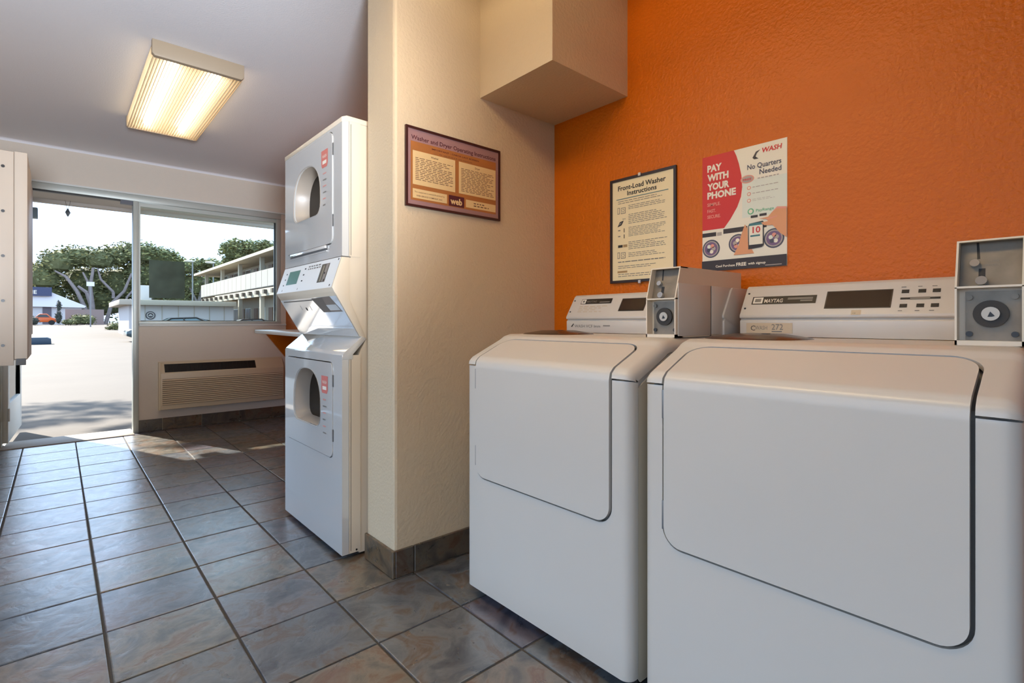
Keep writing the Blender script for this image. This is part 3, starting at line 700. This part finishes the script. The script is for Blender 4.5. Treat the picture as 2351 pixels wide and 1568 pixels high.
# operating instructions on the partition
r1, F = framed('framed_sign', (1.002, YP, 1.424), (1, 0, 0), .475, .312, .009, mat('dark_red_frame', (52, 22, 22), .35), 'landscape framed washer and dryer instructions sign on cream wall', 'sign')
M1 = [mat('mauve_border', (146, 112, 112), .5), mat('tan_print', (156, 98, 50), .5), mat('cream_print', (216, 186, 134), .5), mat('maroon_print', (70, 22, 34), .5), mat('brown_ink', (96, 62, 48), .6)]
F.rect(0, 0, 1, 1, 0, 0).rect(.03, .06, .97, .96, 1, 1)
F.rect(.03, .84, .97, .96, 0, 1.3)
F.text('Washer and Dryer Operating Instructions', .035, .865, .017, 3, 2, .015, width=.93)
F.text('IMPORTANT - CHECK LINT SCREEN', .24, .785, .006, 3, 2, .01, width=.52)
F.text('for use of card & coin machines', .32, .74, .005, 4, 2, .005, width=.36)
F.rect(.05, .27, .49, .72, 2, 2).rect(.53, .27, .965, .72, 2, 2)
F.text('Washer', .27, .665, .008, 4, 3, .012, center=True).text('Dryer', .745, .665, .008, 4, 3, .012, center=True)
F.lines(.075, .465, .33, .64, 13, 4, 3, .17).lines(.555, .945, .30, .64, 15, 4, 3, .17)
F.rect(.05, .09, .40, .215, 2, 2).rect(.61, .09, .965, .2, 2, 2)
F.text('This equipment is owned & serviced by', .22, .165, .006, 4, 3, .005, width=.31, center=True).text('WEB SERVICE COMPANY, INC.', .22, .115, .006, 4, 3, .01, width=.27, center=True)
F.rect(.42, .07, .59, .22, 3, 2).text('web', .437, .1, .026, 2, 3, .03, width=.13)
F.lines(.70, .88, .11, .18, 2, 4, 3, .2)
obj('printed_sheet', F.mb, M1, r1)
# front-load washer instructions on the orange wall
r2, F = framed('framed_sign', (XO, 1.405, 1.144), (0, -1, 0), .322, .452, .011, mat('black_frame', (38, 26, 26), .35), 'portrait black framed front-load washer instructions on orange wall', 'sign')
M2 = [mat('ivory_paper', (240, 222, 178), .55), ink, grey_ink, mat('teal_rule', (70, 110, 116), .5), mat('tan_ink', (170, 140, 96), .6)]
F.rect(0, 0, 1, 1, 0, 0)
F.text('Front-Load Washer', .10, .905, .021, 1, 2, .02, width=.78).text('Instructions', .26, .845, .020, 1, 2, .02, width=.48)
F.rect(.07, .815, .92, .822, 3, 2).lines(.1, .88, .765, .805, 2, 2, 2, .14)
for (v0, v1, n) in ((.70, .75, 3), (.555, .66, 6), (.43, .53, 7), (.30, .385, 5), (.225, .275, 3), (.17, .2, 1), (.115, .15, 2), (.03, .07, 2)):
    F.lines(.28 if v0 > .22 else .1, .9, v0, v1, n, 2, 2, .15)
for (v, k) in ((.70, 0), (.575, 1), (.50, 2), (.44, 3), (.345, 4), (.25, 0)):
    if k == 0:
        for (a, b_, c, d) in ((.09, v-.03, .13, v+.035), (.15, v-.03, .23, v+.03)): F.rect(a, b_, c, d, 2, 2).rect(a+.008, b_+.006, c-.008, d-.006, 0, 3)
        F.disc(.19, v, .007, 2, 4, 14).disc(.19, v, .005, 0, 5, 14)
    elif k == 1: F.poly([(.09, v-.035), (.16, v-.02), (.20, v+.025), (.13, v+.015)], 1, 2).poly([(.11, v-.02), (.15, v-.01), (.17, v+.012), (.13, v+.005)], 2, 3).lines(.18, .26, v+.03, v+.05, 1, 2)
    elif k == 4: F.rect(.1, v-.014, .18, v+.012, 1, 2).rect(.19, v-.014, .26, v+.012, 4, 2)
    else: F.rect(.2, v-.02, .212, v+.02, 1, 2).rect(.1, v+.0, .14, v+.01, 2, 2)
F.rect(.09, .075, .26, .095, 4, 2)
obj('printed_sheet', F.mb, M2, r2)
for z_ in (1.588, 1.138): obj('frame_clip', MB().box(XO-.014, XO-.004, 1.245, 1.257, z_, z_+.013), chrome, r2)
# phone payment poster
r3 = thing('payment_poster', 'red and white pay with your phone poster on orange wall', 'poster', (XO, .825, 1.16))
pw, ph = .302, .432
obj('sheet', MB().box(XO-.0012, XO-.0001, .674, .674+pw, 1.165, 1.165+ph), paper, r3)
F = Flat((XO-.0013, .674+pw, 1.165), (0, -1, 0), (0, 0, 1), pw, ph)
M3 = [mat('poster_white', (236, 228, 206), .45), mat('poster_red', (196, 30, 14), .45), mat('poster_navy', (58, 60, 78), .5), mat('poster_black', (34, 24, 26), .5), mat('skin_print', (216, 152, 106), .5),
      mat('poster_grey', (170, 160, 150), .5), mat('poster_green', (94, 172, 128), .5), mat('poster_purple', (108, 84, 120), .5), mat('poster_pale', (222, 226, 210), .5), mat('poster_teal', (50, 110, 118), .5), mat('poster_pink', (222, 150, 130), .5)]
F.rect(0, 0, 1, 1, 0, 0)
F.rect(.5, .42, 1, .72, 8, .5)
arc = [(0, .36), (.28, .36), (.36, .43), (.44, .52), (.485, .60), (.50, .68), (.49, .78), (.46, .88), (.43, .95), (.40, 1.0), (0, 1.0)]
F.poly(arc, 1, 1)
for s_, v, wd in (('PAY', .865, .185), ('WITH', .785, .27), ('YOUR', .705, .28), ('PHONE', .63, .36)):
    F.text(s_, .065, v, .0245, 0, 2, .045, width=wd)
for s_, v, wd in (('SIMPLE.', .565, .17), ('FAST.', .51, .11), ('SECURE.', .46, .17)): F.text(s_, .065, v, .012, 10, 2, .02, width=wd)
F.text('WASH', .72, .925, .0165, 1, 2, .03, width=.22, shear=.15).poly([(.62, .90), (.66, .945), (.71, .955), (.67, .93), (.655, .905), (.69, .885), (.64, .885)], 3, 2)
F.text('No Quarters', .56, .81, .018, 2, 2, .02, width=.38).text('Needed', .70, .755, .018, 2, 2, .02, width=.24)
F.disc(.56, .735, .024, 10, 2, 24, .6).disc(.56, .735, .02, 5, 3, 24, .55).text('FREE', .51, .725, .007, 1, 4, .02, width=.1)
F.lines(.68, .93, .715, .735, 1, 5, 2, .2, .1)
for v in (.66, .61, .555): F.disc(.58, v, .007, 10, 2, 14).disc(.58, v, .0045, 0, 3, 12).lines(.62, .93, v-.01, v+.012, 2 if v < .58 else 1, 5, 2, .12, .3)
F.disc(.60, .465, .011, 6, 2, 16).disc(.60, .465, .007, 0, 3, 16).text('PayRange', .66, .455, .010, 6, 2, .01, width=.2).rect(.6, .41, .68, .43, 3, 2).rect(.7, .415, .78, .435, 3, 2)
# washers in the picture
F.rect(0, .09, 1, .335, 0, 1.5).rect(0, .30, .18, .335, 3, 2).rect(.27, .31, .56, .35, 3, 2).rect(.58, .32, .78, .355, 3, 2)
for (u, v) in ((.115, .195), (.45, .215), (.86, .225)):
    F.disc(u, v, .034, 2, 3).disc(u, v, .029, 5, 4).disc(u, v, .025, 7, 5)
    for k in range(5):
        a = k*1.3+u*9; F.disc(u+.035*math.cos(a), v+.026*math.sin(a), .0075, (10, 8, 2, 0, 5)[k], 6, 10)
F.rect(.19, .30, .25, .33, 5, 2)
# phone and hands (flat print)
F.poly([(.40, .12), (.46, .20), (.49, .28), (.535, .365), (.565, .33), (.57, .22), (.62, .15), (.64, .12)], 4, 7)
F.poly([(.575, .155), (.73, .165), (.75, .18), (.75, .365), (.74, .375), (.59, .365), (.575, .35)], 3, 8).rect(.585, .19, .74, .345, 0, 9).rect(.585, .345, .74, .365, 9, 9)
F.text('10', .625, .285, .022, 1, 10, .02, width=.09).rect(.60, .255, .71, .268, 9, 10)
F.poly([(.70, .395), (.80, .40), (.84, .43), (.90, .47), (1, .46), (1, .22), (.93, .26), (.85, .33), (.76, .335), (.72, .36), (.80, .365), (.78, .385)], 4, 11)
F.poly([(.84, .43), (.90, .47), (1, .455), (1, .445), (.9, .455)], 10, 12).poly([(.78, .385), (.9, .40), (.9, .394), (.79, .376)], 10, 12)
F.rect(0, 0, 1, .09, 3, 12).text('Cool Purchase', .18, .028, .0085, 0, 13, .02, width=.24).text('FREE', .435, .026, .012, 0, 13, .03, width=.12).text('with signup', .575, .03, .0085, 0, 13, .02, width=.2).rect(.77, .012, .95, .018, 5, 13)
obj('print', F.mb, M3, r3)

# window sticker seen from behind
st = obj('window_poster', MB().box(.618, .892, YF+.0475, YF+.0485, 1.192, 1.535), sheet_material('backlit_sheet', (44, 58, 44), .93), origin=(.755, YF+.048, 1.19))
tag(st, 'dark green translucent square poster stuck on the window glass', 'poster')

# ------------------------------------------------------------ outdoors
asph = mat('pale_asphalt', (82, 75, 67), .85, bump=.5, bscale=12, var=.07, vscale=.7)
g = MB(); ys = [YF+.15, 8, 14, 25, 40, 60, 80, 120, 260]; zs = [-.02, -.04, -.05, -.05, -.05, .3, .6, .6, .6]
for i in range(len(ys)-1):
    g.face([(-60, ys[i], zs[i]), (90, ys[i], zs[i]), (90, ys[i+1], zs[i+1]), (-60, ys[i+1], zs[i+1])])
g.face([(-60, -30, -.02), (XL-.1, -30, -.02), (XL-.1, YF+.15, -.02), (-60, YF+.15, -.02)])
struct('ground', g, asph)
# roof overhang in front of the building with its fascia, and the building's own roof mass above
struct('trim_6', MB().box(-4, 8, YF+.15, 6.95, 2.2, 2.36).box(-6, 8, 6.9, 6.99, 2.17, 2.38, bev=.004), mat('eave_white', (170, 162, 154), .6))
orn = thing('hanging_ornament', 'small dark ornament hanging on two strings below the eave', 'ornament', (.08, 6.85, 2.2))
obj('string', MB().tube((.06, 6.85, 2.2), (.078, 6.85, 2.09), .0015, n=5).tube((.1, 6.85, 2.2), (.082, 6.85, 2.09), .0015, n=5), ink, orn)
obj('pendant', MB().tube((.08, 6.85, 2.12), (.08, 6.85, 2.08), .004, .022, n=10).tube((.08, 6.85, 2.08), (.08, 6.85, 2.04), .022, .004, n=10), mat('pendant_grey', (86, 92, 98), .4), orn)
spk = thing('outdoor_speaker', 'small grey box hanging from the eave beside the cabinet', 'speaker', (-.2, 6.85, 2.2))
obj('case', MB().box(-.27, -.142, 6.8, 6.9, 1.99, 2.09, bev=.006), mat('case_grey', (110, 124, 132), .5), spk)
obj('bracket', MB().box(-.22, -.20, 6.84, 6.86, 2.09, 2.2), dark, spk)

# foliage helpers
leaf_mats = {}
def foliage_mesh(mb, clumps, n, size, rnd, core=True):
    tot = sum(c[3]*c[4] for c in clumps)
    for (cx, cy, cz, rx, rz) in clumps:
        k = int(n*rx*rz/tot)
        for _ in range(k):
            u = rnd.uniform(-1, 1); a = rnd.uniform(0, 2*PI); q = math.sqrt(1-u*u); rad = rnd.uniform(.72, 1.04)
            if u < -.3 and rnd.random() < .5: u = -u*.5
            p = Vector((cx+rx*rad*q*math.cos(a), cy+rx*rad*q*math.sin(a), cz+rz*rad*u))
            p += Vector((rnd.gauss(0, .08), rnd.gauss(0, .08), rnd.gauss(0, .08)))*rx
            d1 = Vector((rnd.gauss(0, 1), rnd.gauss(0, 1), rnd.gauss(0, .5))).normalized()*size*rnd.uniform(.6, 1.3)
            d2 = Vector((rnd.gauss(0, 1), rnd.gauss(0, 1), rnd.gauss(0, .5))).normalized()*size*rnd.uniform(.4, .9)
            mb.face([p-d1, p-d2*.6, p+d1, p+d2], 0 if rnd.random() < .6 else 1)
        if core: mb.ball((cx, cy, cz), rx*.8, rx*.8, rz*.78, 8, 0)
fol = [mat('leaf_dark', (98, 102, 66), .8, var=.25, vscale=.6), mat('leaf_olive', (146, 142, 90), .8, var=.25, vscale=.6)]
bark = mat('pale_bark', (126, 116, 112), .85, var=.15, vscale=2)
def tree(x, y, zg, branches, clumps, n, size, label, seed, group='cypress trees across the car park', core=True):
    rnd = random.Random(seed); r = thing('cypress_tree', label, 'tree', (x, y, zg), group)
    tb = MB()
    for br in branches:
        for i in range(len(br)-1):
            (a, ra), (b_, rb_) = br[i], br[i+1]; tb.tube((x+a[0], y+a[1], zg+a[2]), (x+b_[0], y+b_[1], zg+b_[2]), ra, rb_, n=7, caps=False)
    obj('trunk', tb, bark, r)
    fb = MB(); foliage_mesh(fb, [(x+c[0], y+c[1], zg+c[2], c[3], c[4]) for c in clumps], n, size, rnd, core)
    obj('foliage', fb, fol, r, kind=None)
    return r
# big cypress behind the doorway view (at about 105 m)
B = lambda *p: [((a, b_, c), r_) for a, b_, c, r_ in p]
tree(3.6, 105, .6,
     [B((.3, 0, 0, .45), (-.2, 0, 2.2, .3), (-1.3, 0, 5.2, .26), (-2.6, 0, 7.4, .2), (-3.9, 0, 8.2, .12)), B((.5, 0, 0, .5), (.5, 0, 3, .4), (-.1, 0, 5, .28), (-1.2, 0, 6, .18)),
      B((.5, 0, 2.8, .4), (.3, 0, 6, .26), (.7, 0, 9, .18)), B((.3, 0, 6, .2), (-.6, 0, 8.2, .12)), B((2.2, 0, 0, .3), (3.0, 0, 3.4, .26), (4.6, 0, 5.4, .22), (5.6, 0, 8.4, .16)),
      B((3.2, 0, 4.2, .24), (3.2, 0, 5.2, .2), (1.6, 0, 7.2, .16), (1.2, 0, 9, .1)), B((4.2, 0, 1.5, .2), (5.0, 0, 4.5, .16), (6.6, 0, 6.8, .12))],
     [(-3.4, 2, 9.8, 2.6, 2.2), (-1, 3, 10.8, 3, 1.9), (1.6, 2, 10.6, 2.8, 2.0), (3.8, 3, 11.4, 2.6, 2.0), (5.8, 3, 12.0, 2.4, 1.9), (-5, 3, 7.4, 2.4, 2.4), (-4.6, 5, 4.8, 2.6, 2.2), (0, 6, 7, 4, 3.2), (4.6, 6, 7, 4, 3.4), (2, 8, 4, 5.5, 3.4), (6.5, 4, 9, 2.2, 2.2)],
     9000, .34, 'broad flat-topped cypress with pale forked trunks, seen through the doorway', 1)
tree(-4.6, 112, .6, [B((0, 0, 0, .4), (0, 0, 5, .3))], [(0, 0, 7.4, 2.6, 2.8), (1.2, 0, 4.6, 2.8, 2.6), (-2.5, 0, 7, 3, 3), (2.2, 0, 8.6, 1.4, 1.2)], 3500, .36, 'lower olive cypress left of the broad cypress', 2)
tree(12.0, 108, .6, [B((0, 0, 0, .4), (.3, 0, 5, .3), (.8, 0, 9, .2))], [(-.6, 0, 12, 2.5, 2.0), (1.6, 0, 11.6, 2.6, 2.0), (3.2, 1, 10, 2.4, 2.6), (0, 1, 8.6, 3.0, 3), (2, 2, 5.5, 4, 3.6), (-1.8, 1, 8, 2, 3), (4.2, 0, 11.2, .8, .7)], 6500, .34, 'tall cypress just right of the door frame, behind the dark window poster', 3)
tree(18.6, 106, .6, [B((.6, 0, 0, .4), (.4, 0, 4, .3), (1.2, 0, 8, .2)), B((.4, 0, 3, .3), (-1, 0, 6.5, .15))], [(-1.8, 0, 10, 2.4, 1.5), (.6, 1, 10.6, 2.6, 1.2), (2.4, 0, 10.8, 2.0, 1.0), (0, 2, 7, 3.4, 2.6), (-2.5, 2, 4, 3, 3), (2.5, 2, 5, 2.5, 2.6)], 5500, .34, 'flat-crowned cypress between window poster and motel building', 4)
tree(23.2, 110, .6, [B((0, 0, 0, .4), (0, 0, 6, .3))], [(0, 0, 9.6, 2.4, 1.6), (-1.6, 0, 7.4, 2.6, 2), (1.5, 0, 7.4, 2.6, 2.2), (0, 0, 4.2, 3, 2.4)], 3500, .34, 'olive cypress touching the end of the motel roof', 5)
tree(30.0, 112, .6, [B((0, 0, 0, .4), (-1.2, 0, 9, .3), (-3, 0, 13, .15)), B((-1.2, 0, 9, .3), (1, 0, 13, .15))], [(-3.6, 0, 14.2, 2.8, 2.4), (-.6, 0, 15, 2.8, 1.6), (2.4, 0, 15.2, 2.6, 1.8), (4.6, 0, 14.2, 2.0, 1.4), (-4.6, 0, 11.6, 1.6, 1.6)], 5500, .34, 'cypress crown rising above the motel roof', 6)
# shade tree standing left of the doorway outside; its shadow dapples the ground
tree(-7.2, 19.0, -.05, [B((0, 0, 0, .3), (.6, -.2, 3.5, .24), (1.6, -.8, 6, .14)), B((.6, -.2, 3.5, .2), (-.8, .6, 6, .12))],
     [(3.4, -2.5, 7.0, .95, .3), (2.0, -1.2, 7.2, .9, .4), (-.6, .8, 7.4, 1.8, .9), (4.5, -5.7, 6.7, .16, .06), (4.3, -4.6, 6.6, .25, .08)], 6500, .10, 'shade tree outside to the left of the doorway', 7, group=None, core=False)

# motel wing
mw = thing('motel_building', 'two-storey cream motel wing with solid balcony and overhanging roof', 'building', (13, 42, 0))
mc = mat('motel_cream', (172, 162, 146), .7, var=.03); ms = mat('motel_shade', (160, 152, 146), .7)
obj('wall', MB().box(11.8, 18, 27, 56, -.1, 5.5), mc, mw)
obj('roof', MB().prism([(9.9, 5.42), (9.9, 5.62), (14, 6.25), (18.5, 5.6), (18.5, 5.42)], 26, 57.6), mat('motel_roof', (176, 164, 146), .7), mw)
obj('balcony_floor', MB().box(10.35, 11.8, 27, 56.2, 2.85, 3.15), mc, mw)
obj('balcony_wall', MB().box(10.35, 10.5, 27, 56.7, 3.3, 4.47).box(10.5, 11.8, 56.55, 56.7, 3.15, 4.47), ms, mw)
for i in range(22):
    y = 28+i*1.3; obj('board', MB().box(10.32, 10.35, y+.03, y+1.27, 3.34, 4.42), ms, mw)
for i in range(16):
    y = 29+i*1.75; obj('beam_end', MB().box(10.15, 10.4, y, y+.35, 2.86, 3.12), mat('beam_dark', (90, 80, 72), .7) , mw)
obj('fascia', MB().box(10.36, 10.42, 27, 51, 2.72, 3.24), mc, mw)
for y in (32, 37.6, 43.2, 48.8, 55):
    obj('post', MB().box(10.4, 10.65, y, y+.28, -.05, 2.8), mc, mw); obj('post', MB().box(10.4, 10.65, y, y+.28, 4.4, 5.45), mc, mw)
wdark = mat('window_dark', (62, 66, 70), .2)
for i in range(7):
    y = 30+i*3.8
    for zb in (0, 3.15):
        o = obj('window', MB().box(11.74, 11.8, y, y+1.5, zb+.9, zb+2.1), whiteframe, mw); obj('pane', MB().box(11.72, 11.75, y+.06, y+.72, zb+.96, zb+2.04).box(11.72, 11.75, y+.78, y+1.44, zb+.96, zb+2.04), wdark, o)
        obj('door', MB().box(11.74, 11.8, y+2.0, y+2.9, zb+.0, zb+2.05), mat('motel_door', (118, 96, 84), .5), mw)
# low flat-roofed building
lb = thing('low_building', 'low white flat-roofed block with round dark emblem behind the car', 'building', (6, 44, 0))
lbm = mat('block_white', (196, 192, 192), .7)
obj('wall', MB().box(3.55, 9.8, 42.2, 50, -.1, 2.15), lbm, lb)
obj('roof_slab', MB().box(3.0, 9.85, 41.6, 50.5, 2.1, 2.45, bev=.02), mc, lb)
obj('rooftop_box', MB().box(4.3, 5.1, 45, 46.5, 2.45, 3.6, bev=.02), lbm, lb)
for i in range(7): obj('pilaster', MB().box(4.4+i*.95, 4.44+i*.95, 42.17, 42.2, 0, 2.1), mc, lb)
em = obj('round_emblem', MB().ring((4.72, 42.19, 1.42), (0, -1, 0), .001, .28, .03, n=24), mat('emblem_dark', (66, 62, 68), .5), lb, label='round dark emblem with a pale mark')
obj('emblem_mark', MB().ring((4.72, 42.15, 1.42), (0, -1, 0), .17, .21, .01, n=24).add([(4.58, 42.14, 1.36), (4.66, 42.14, 1.46), (4.72, 42.14, 1.40), (4.78, 42.14, 1.46), (4.86, 42.14, 1.36), (4.72, 42.14, 1.5)], [(0, 1, 2), (2, 3, 4), (1, 5, 3, 2)]), mat('emblem_pale', (200, 196, 190), .5), lb)

# parked car in front of the block
def car(x, y, zg, L_, Hh, col, label, glassm):
    r = thing('car', label, 'car', (x+L_/2, y, zg)); W = 1.75; cm = mat('car_'+str(col[0]), col, .25, coat=.8)
    low = [(0, .35), (.02, .62), (.25, .72), (1.15, .86), (L_-1.0, .92), (L_-.1, .86), (L_, .6), (L_-.02, .32), (L_-.3, .25), (.25, .25)]
    obj('body', MB().prism([(x+a, zg+c*Hh/1.4) for a, c in low], y-W/2, y+W/2, bev=.04), cm, r)
    top = [(1.15, .84), (1.95, 1.34), (2.35, 1.40), (3.1, 1.39), (3.75, 1.22), (L_-.75, .9)]
    k = Hh/1.4; v = []; n = len(top)
    for s_ in (-1, 1):
        for a, c in top: v.append((x+a, y+s_*(W/2-.06-.22*max(0, (c-.88))/.5), zg+c*k))
    obj('roof', MB().add(v, [(i, i+1, i+1+n, i+n) for i in (1, 2, 3)], 0, True), cm, r)
    obj('windscreen', MB().add(v, [(0, 1, 1+n, n), (4, 5, 5+n, 4+n)], 0), glassm, r)
    for s_, o_ in ((-1, 0), (1, n)):
        obj('side_window', MB().add([Vector(v[i+o_])+Vector((0, s_*-.01, -.03)) for i in range(n)], [tuple(range(n))], 0), glassm, r)
        f_ = MB()
        for (a, c) in ((top[0], top[1]), (top[3], top[5]), ((2.55, .86), (2.5, 1.38)), (top[1], top[3])):
            pa = Vector((x+a[0], y+s_*(W/2-.055-.22*max(0, a[1]-.88)/.5), zg+a[1]*k)); pb = Vector((x+c[0], y+s_*(W/2-.055-.22*max(0, c[1]-.88)/.5), zg+c[1]*k)); f_.tube(pa, pb, .035, n=6)
        obj('window_pillar', f_, dark, r)
    for a in (.85, L_-.9):
        for s_ in (-1, 1):
            wh = obj('wheel', MB().tube((x+a, y+s_*(W/2-.2), zg+.31), (x+a, y+s_*(W/2+.01), zg+.31), .31, n=20), black, r); obj('hub_cap', MB().tube((x+a, y+s_*(W/2+.01), zg+.31), (x+a, y+s_*(W/2+.02), zg+.31), .18, n=14), chrome, wh)
    return r
car(2.6, 33.0, -.05, 4.7, 1.27, (44, 64, 70), 'dark teal parked car whose roof shows above the window sill', mat('car_glass', (96, 116, 122), .05))
car(6.9, 36.5, -.05, 4.4, 1.22, (176, 172, 170), 'white parked car behind the teal car, at the motel posts', mat('car_glass_b', (150, 150, 150), .1))

# far left things
kb = obj('parking_block', MB().prism([(-2.4, -.05), (-2.35, .2), (-2.2, .27), (-.35, .27), (-.22, .2), (-.2, -.05)], 31.6, 32.4, bev=.02), mat('block_blue', (44, 62, 78), .5), origin=(-1.3, 32, -.05))
tag(kb, 'low dark blue block lying on the sunny car park', 'block')
gb = thing('gable_building', 'small white gabled building at the far end of the car park', 'building', (0, 96, .6))
obj('wall', MB().box(-7, 2.6, 95, 103, .6, 3.5), lbm, gb)
obj('roof', MB().prism([(-7.4, 3.3), (-3.2, 5.6), (-.9, 5.2), (3.1, 3.2), (2.9, 3.0), (-7.4, 3.1)], 94.6, 103.4), mat('far_roof', (222, 220, 222), .6), gb)
obj('opening', MB().box(-1.5, -.6, 94.93, 95.0, .7, 3.2), mat('opening_dark', (92, 84, 92), .6), gb)
sg = obj('roof_sign', MB().box(-3.2, -.55, 94.2, 94.35, 4.5, 5.7), mat('sign_navy', (58, 66, 96), .5), gb)
obj('lettering', Flat((-2.9, 94.19, 4.7), (1, 0, 0), (0, 0, 1), 1.4, .7).text('ME', .0, .1, .5, 0, 2, .02, width=.6).mb, paper, sg)
def shrub(x, y, zg, clumps, n, size, label, name='shrub', group=None, m=None):
    rnd = random.Random(int(x*10)+3); mb = MB(); foliage_mesh(mb, [(x+a, y+b_, zg+c, d, e) for a, b_, c, d, e in clumps], n, size, rnd)
    o = obj(name, mb, m or fol, origin=(x, y, zg)); tag(o, label, 'shrub' if name == 'shrub' else 'hedge', group); return o
darkleaf = [mat('shrub_dark', (62, 66, 58), .8, var=.2), mat('shrub_dark_b', (84, 84, 74), .8, var=.2)]
shrub(.12, 80, .6, [(0, 0, .9, .34, .9), (.02, 0, 2.2, .24, .75)], 500, .1, 'tall slim dark shrub at the far end of the car park', m=darkleaf)
hw = obj('low_wall', MB().box(.75, 4.6, 86, 86.3, .55, 2.6), mat('rose_wall', (142, 124, 118), .8), origin=(2.4, 86, .55)); tag(hw, 'pinkish low wall behind the clipped hedges, under the big cypress', 'wall')
shrub(2.3, 82, .6, [(-.5, 0, .6, .7, .75), (.2, 0, .62, .7, .75), (.75, 0, .6, .6, .7)], 900, .12, 'clipped green box hedge in front of the pinkish wall', 'hedge')
shrub(1.2, 78.5, .6, [(0, 0, .35, .6, .4), (-.5, 0, .3, .4, .3)], 350, .1, 'low round bush right of the slim dark shrub')
shrub(3.9, 58, .27, [(0, 0, .3, .55, .4), (.5, 0, .55, .4, .5), (-.4, 0, .15, .35, .2)], 500, .1, 'low green bush left of the white flat-roofed block')
shrub(-2.0, 78, .6, [(0, 0, .5, .6, .55), (-.7, 0, .5, .5, .5)], 350, .1, 'dark bush beside the orange car, by the cabinets', m=darkleaf)
cr_ = thing('car', 'small orange car parked before the far gabled building', 'car', (-1.1, 84, .6))
ocm = mat('car_orange', (214, 96, 40), .3)
obj('body', MB().prism([(-2.6, .95), (-2.5, 1.45), (-2.0, 1.5), (-1.6, 1.95), (-.9, 1.95), (-.5, 1.5), (0, 1.35), (.05, .95)], 83.2, 84.8, bev=.05), ocm, cr_)
obj('side_window', MB().prism([(-1.9, 1.55), (-1.58, 1.86), (-.95, 1.86), (-.66, 1.55)], 83.17, 83.2), wdark, cr_)
for a in (-2.05, -.5): obj('wheel', MB().tube((a, 83.15, .9), (a, 84.85, .9), .3, n=14), black, cr_)
for (x, y, h_, lb_) in ((11.6, 70, 8.0, 'grey lamp post with flat white head, left of the motel roof end'), (13.75, 70, 8.0, 'lamp post with oval white head touching the motel roof end')):
    r = thing('street_lamp', lb_, 'lamp post', (x, y, .45), 'tall lamp posts by the motel')
    obj('pole', MB().tube((x+.3, y, .45), (x+.3, y, h_), .07, n=8), mat('pole_grey', (130, 130, 130), .5), r); obj('lamp_head', MB().ball((x, y, h_+.1), .55, .3, .14, 12), mat('lamp_white', (226, 228, 222), .4), r)
sp = thing('post_sign', 'small white sign on a post in front of the broad cypress', 'sign', (2.63, 70, .45))
obj('pole', MB().tube((2.63, 70, .45), (2.63, 70, 5.0), .06, n=8), mat('pole_grey', (130, 130, 130), .5), sp); obj('sign_board', MB().box(2.3, 2.95, 69.9, 69.95, 4.75, 5.2), mat('lamp_white', (226, 228, 222), .4), sp)
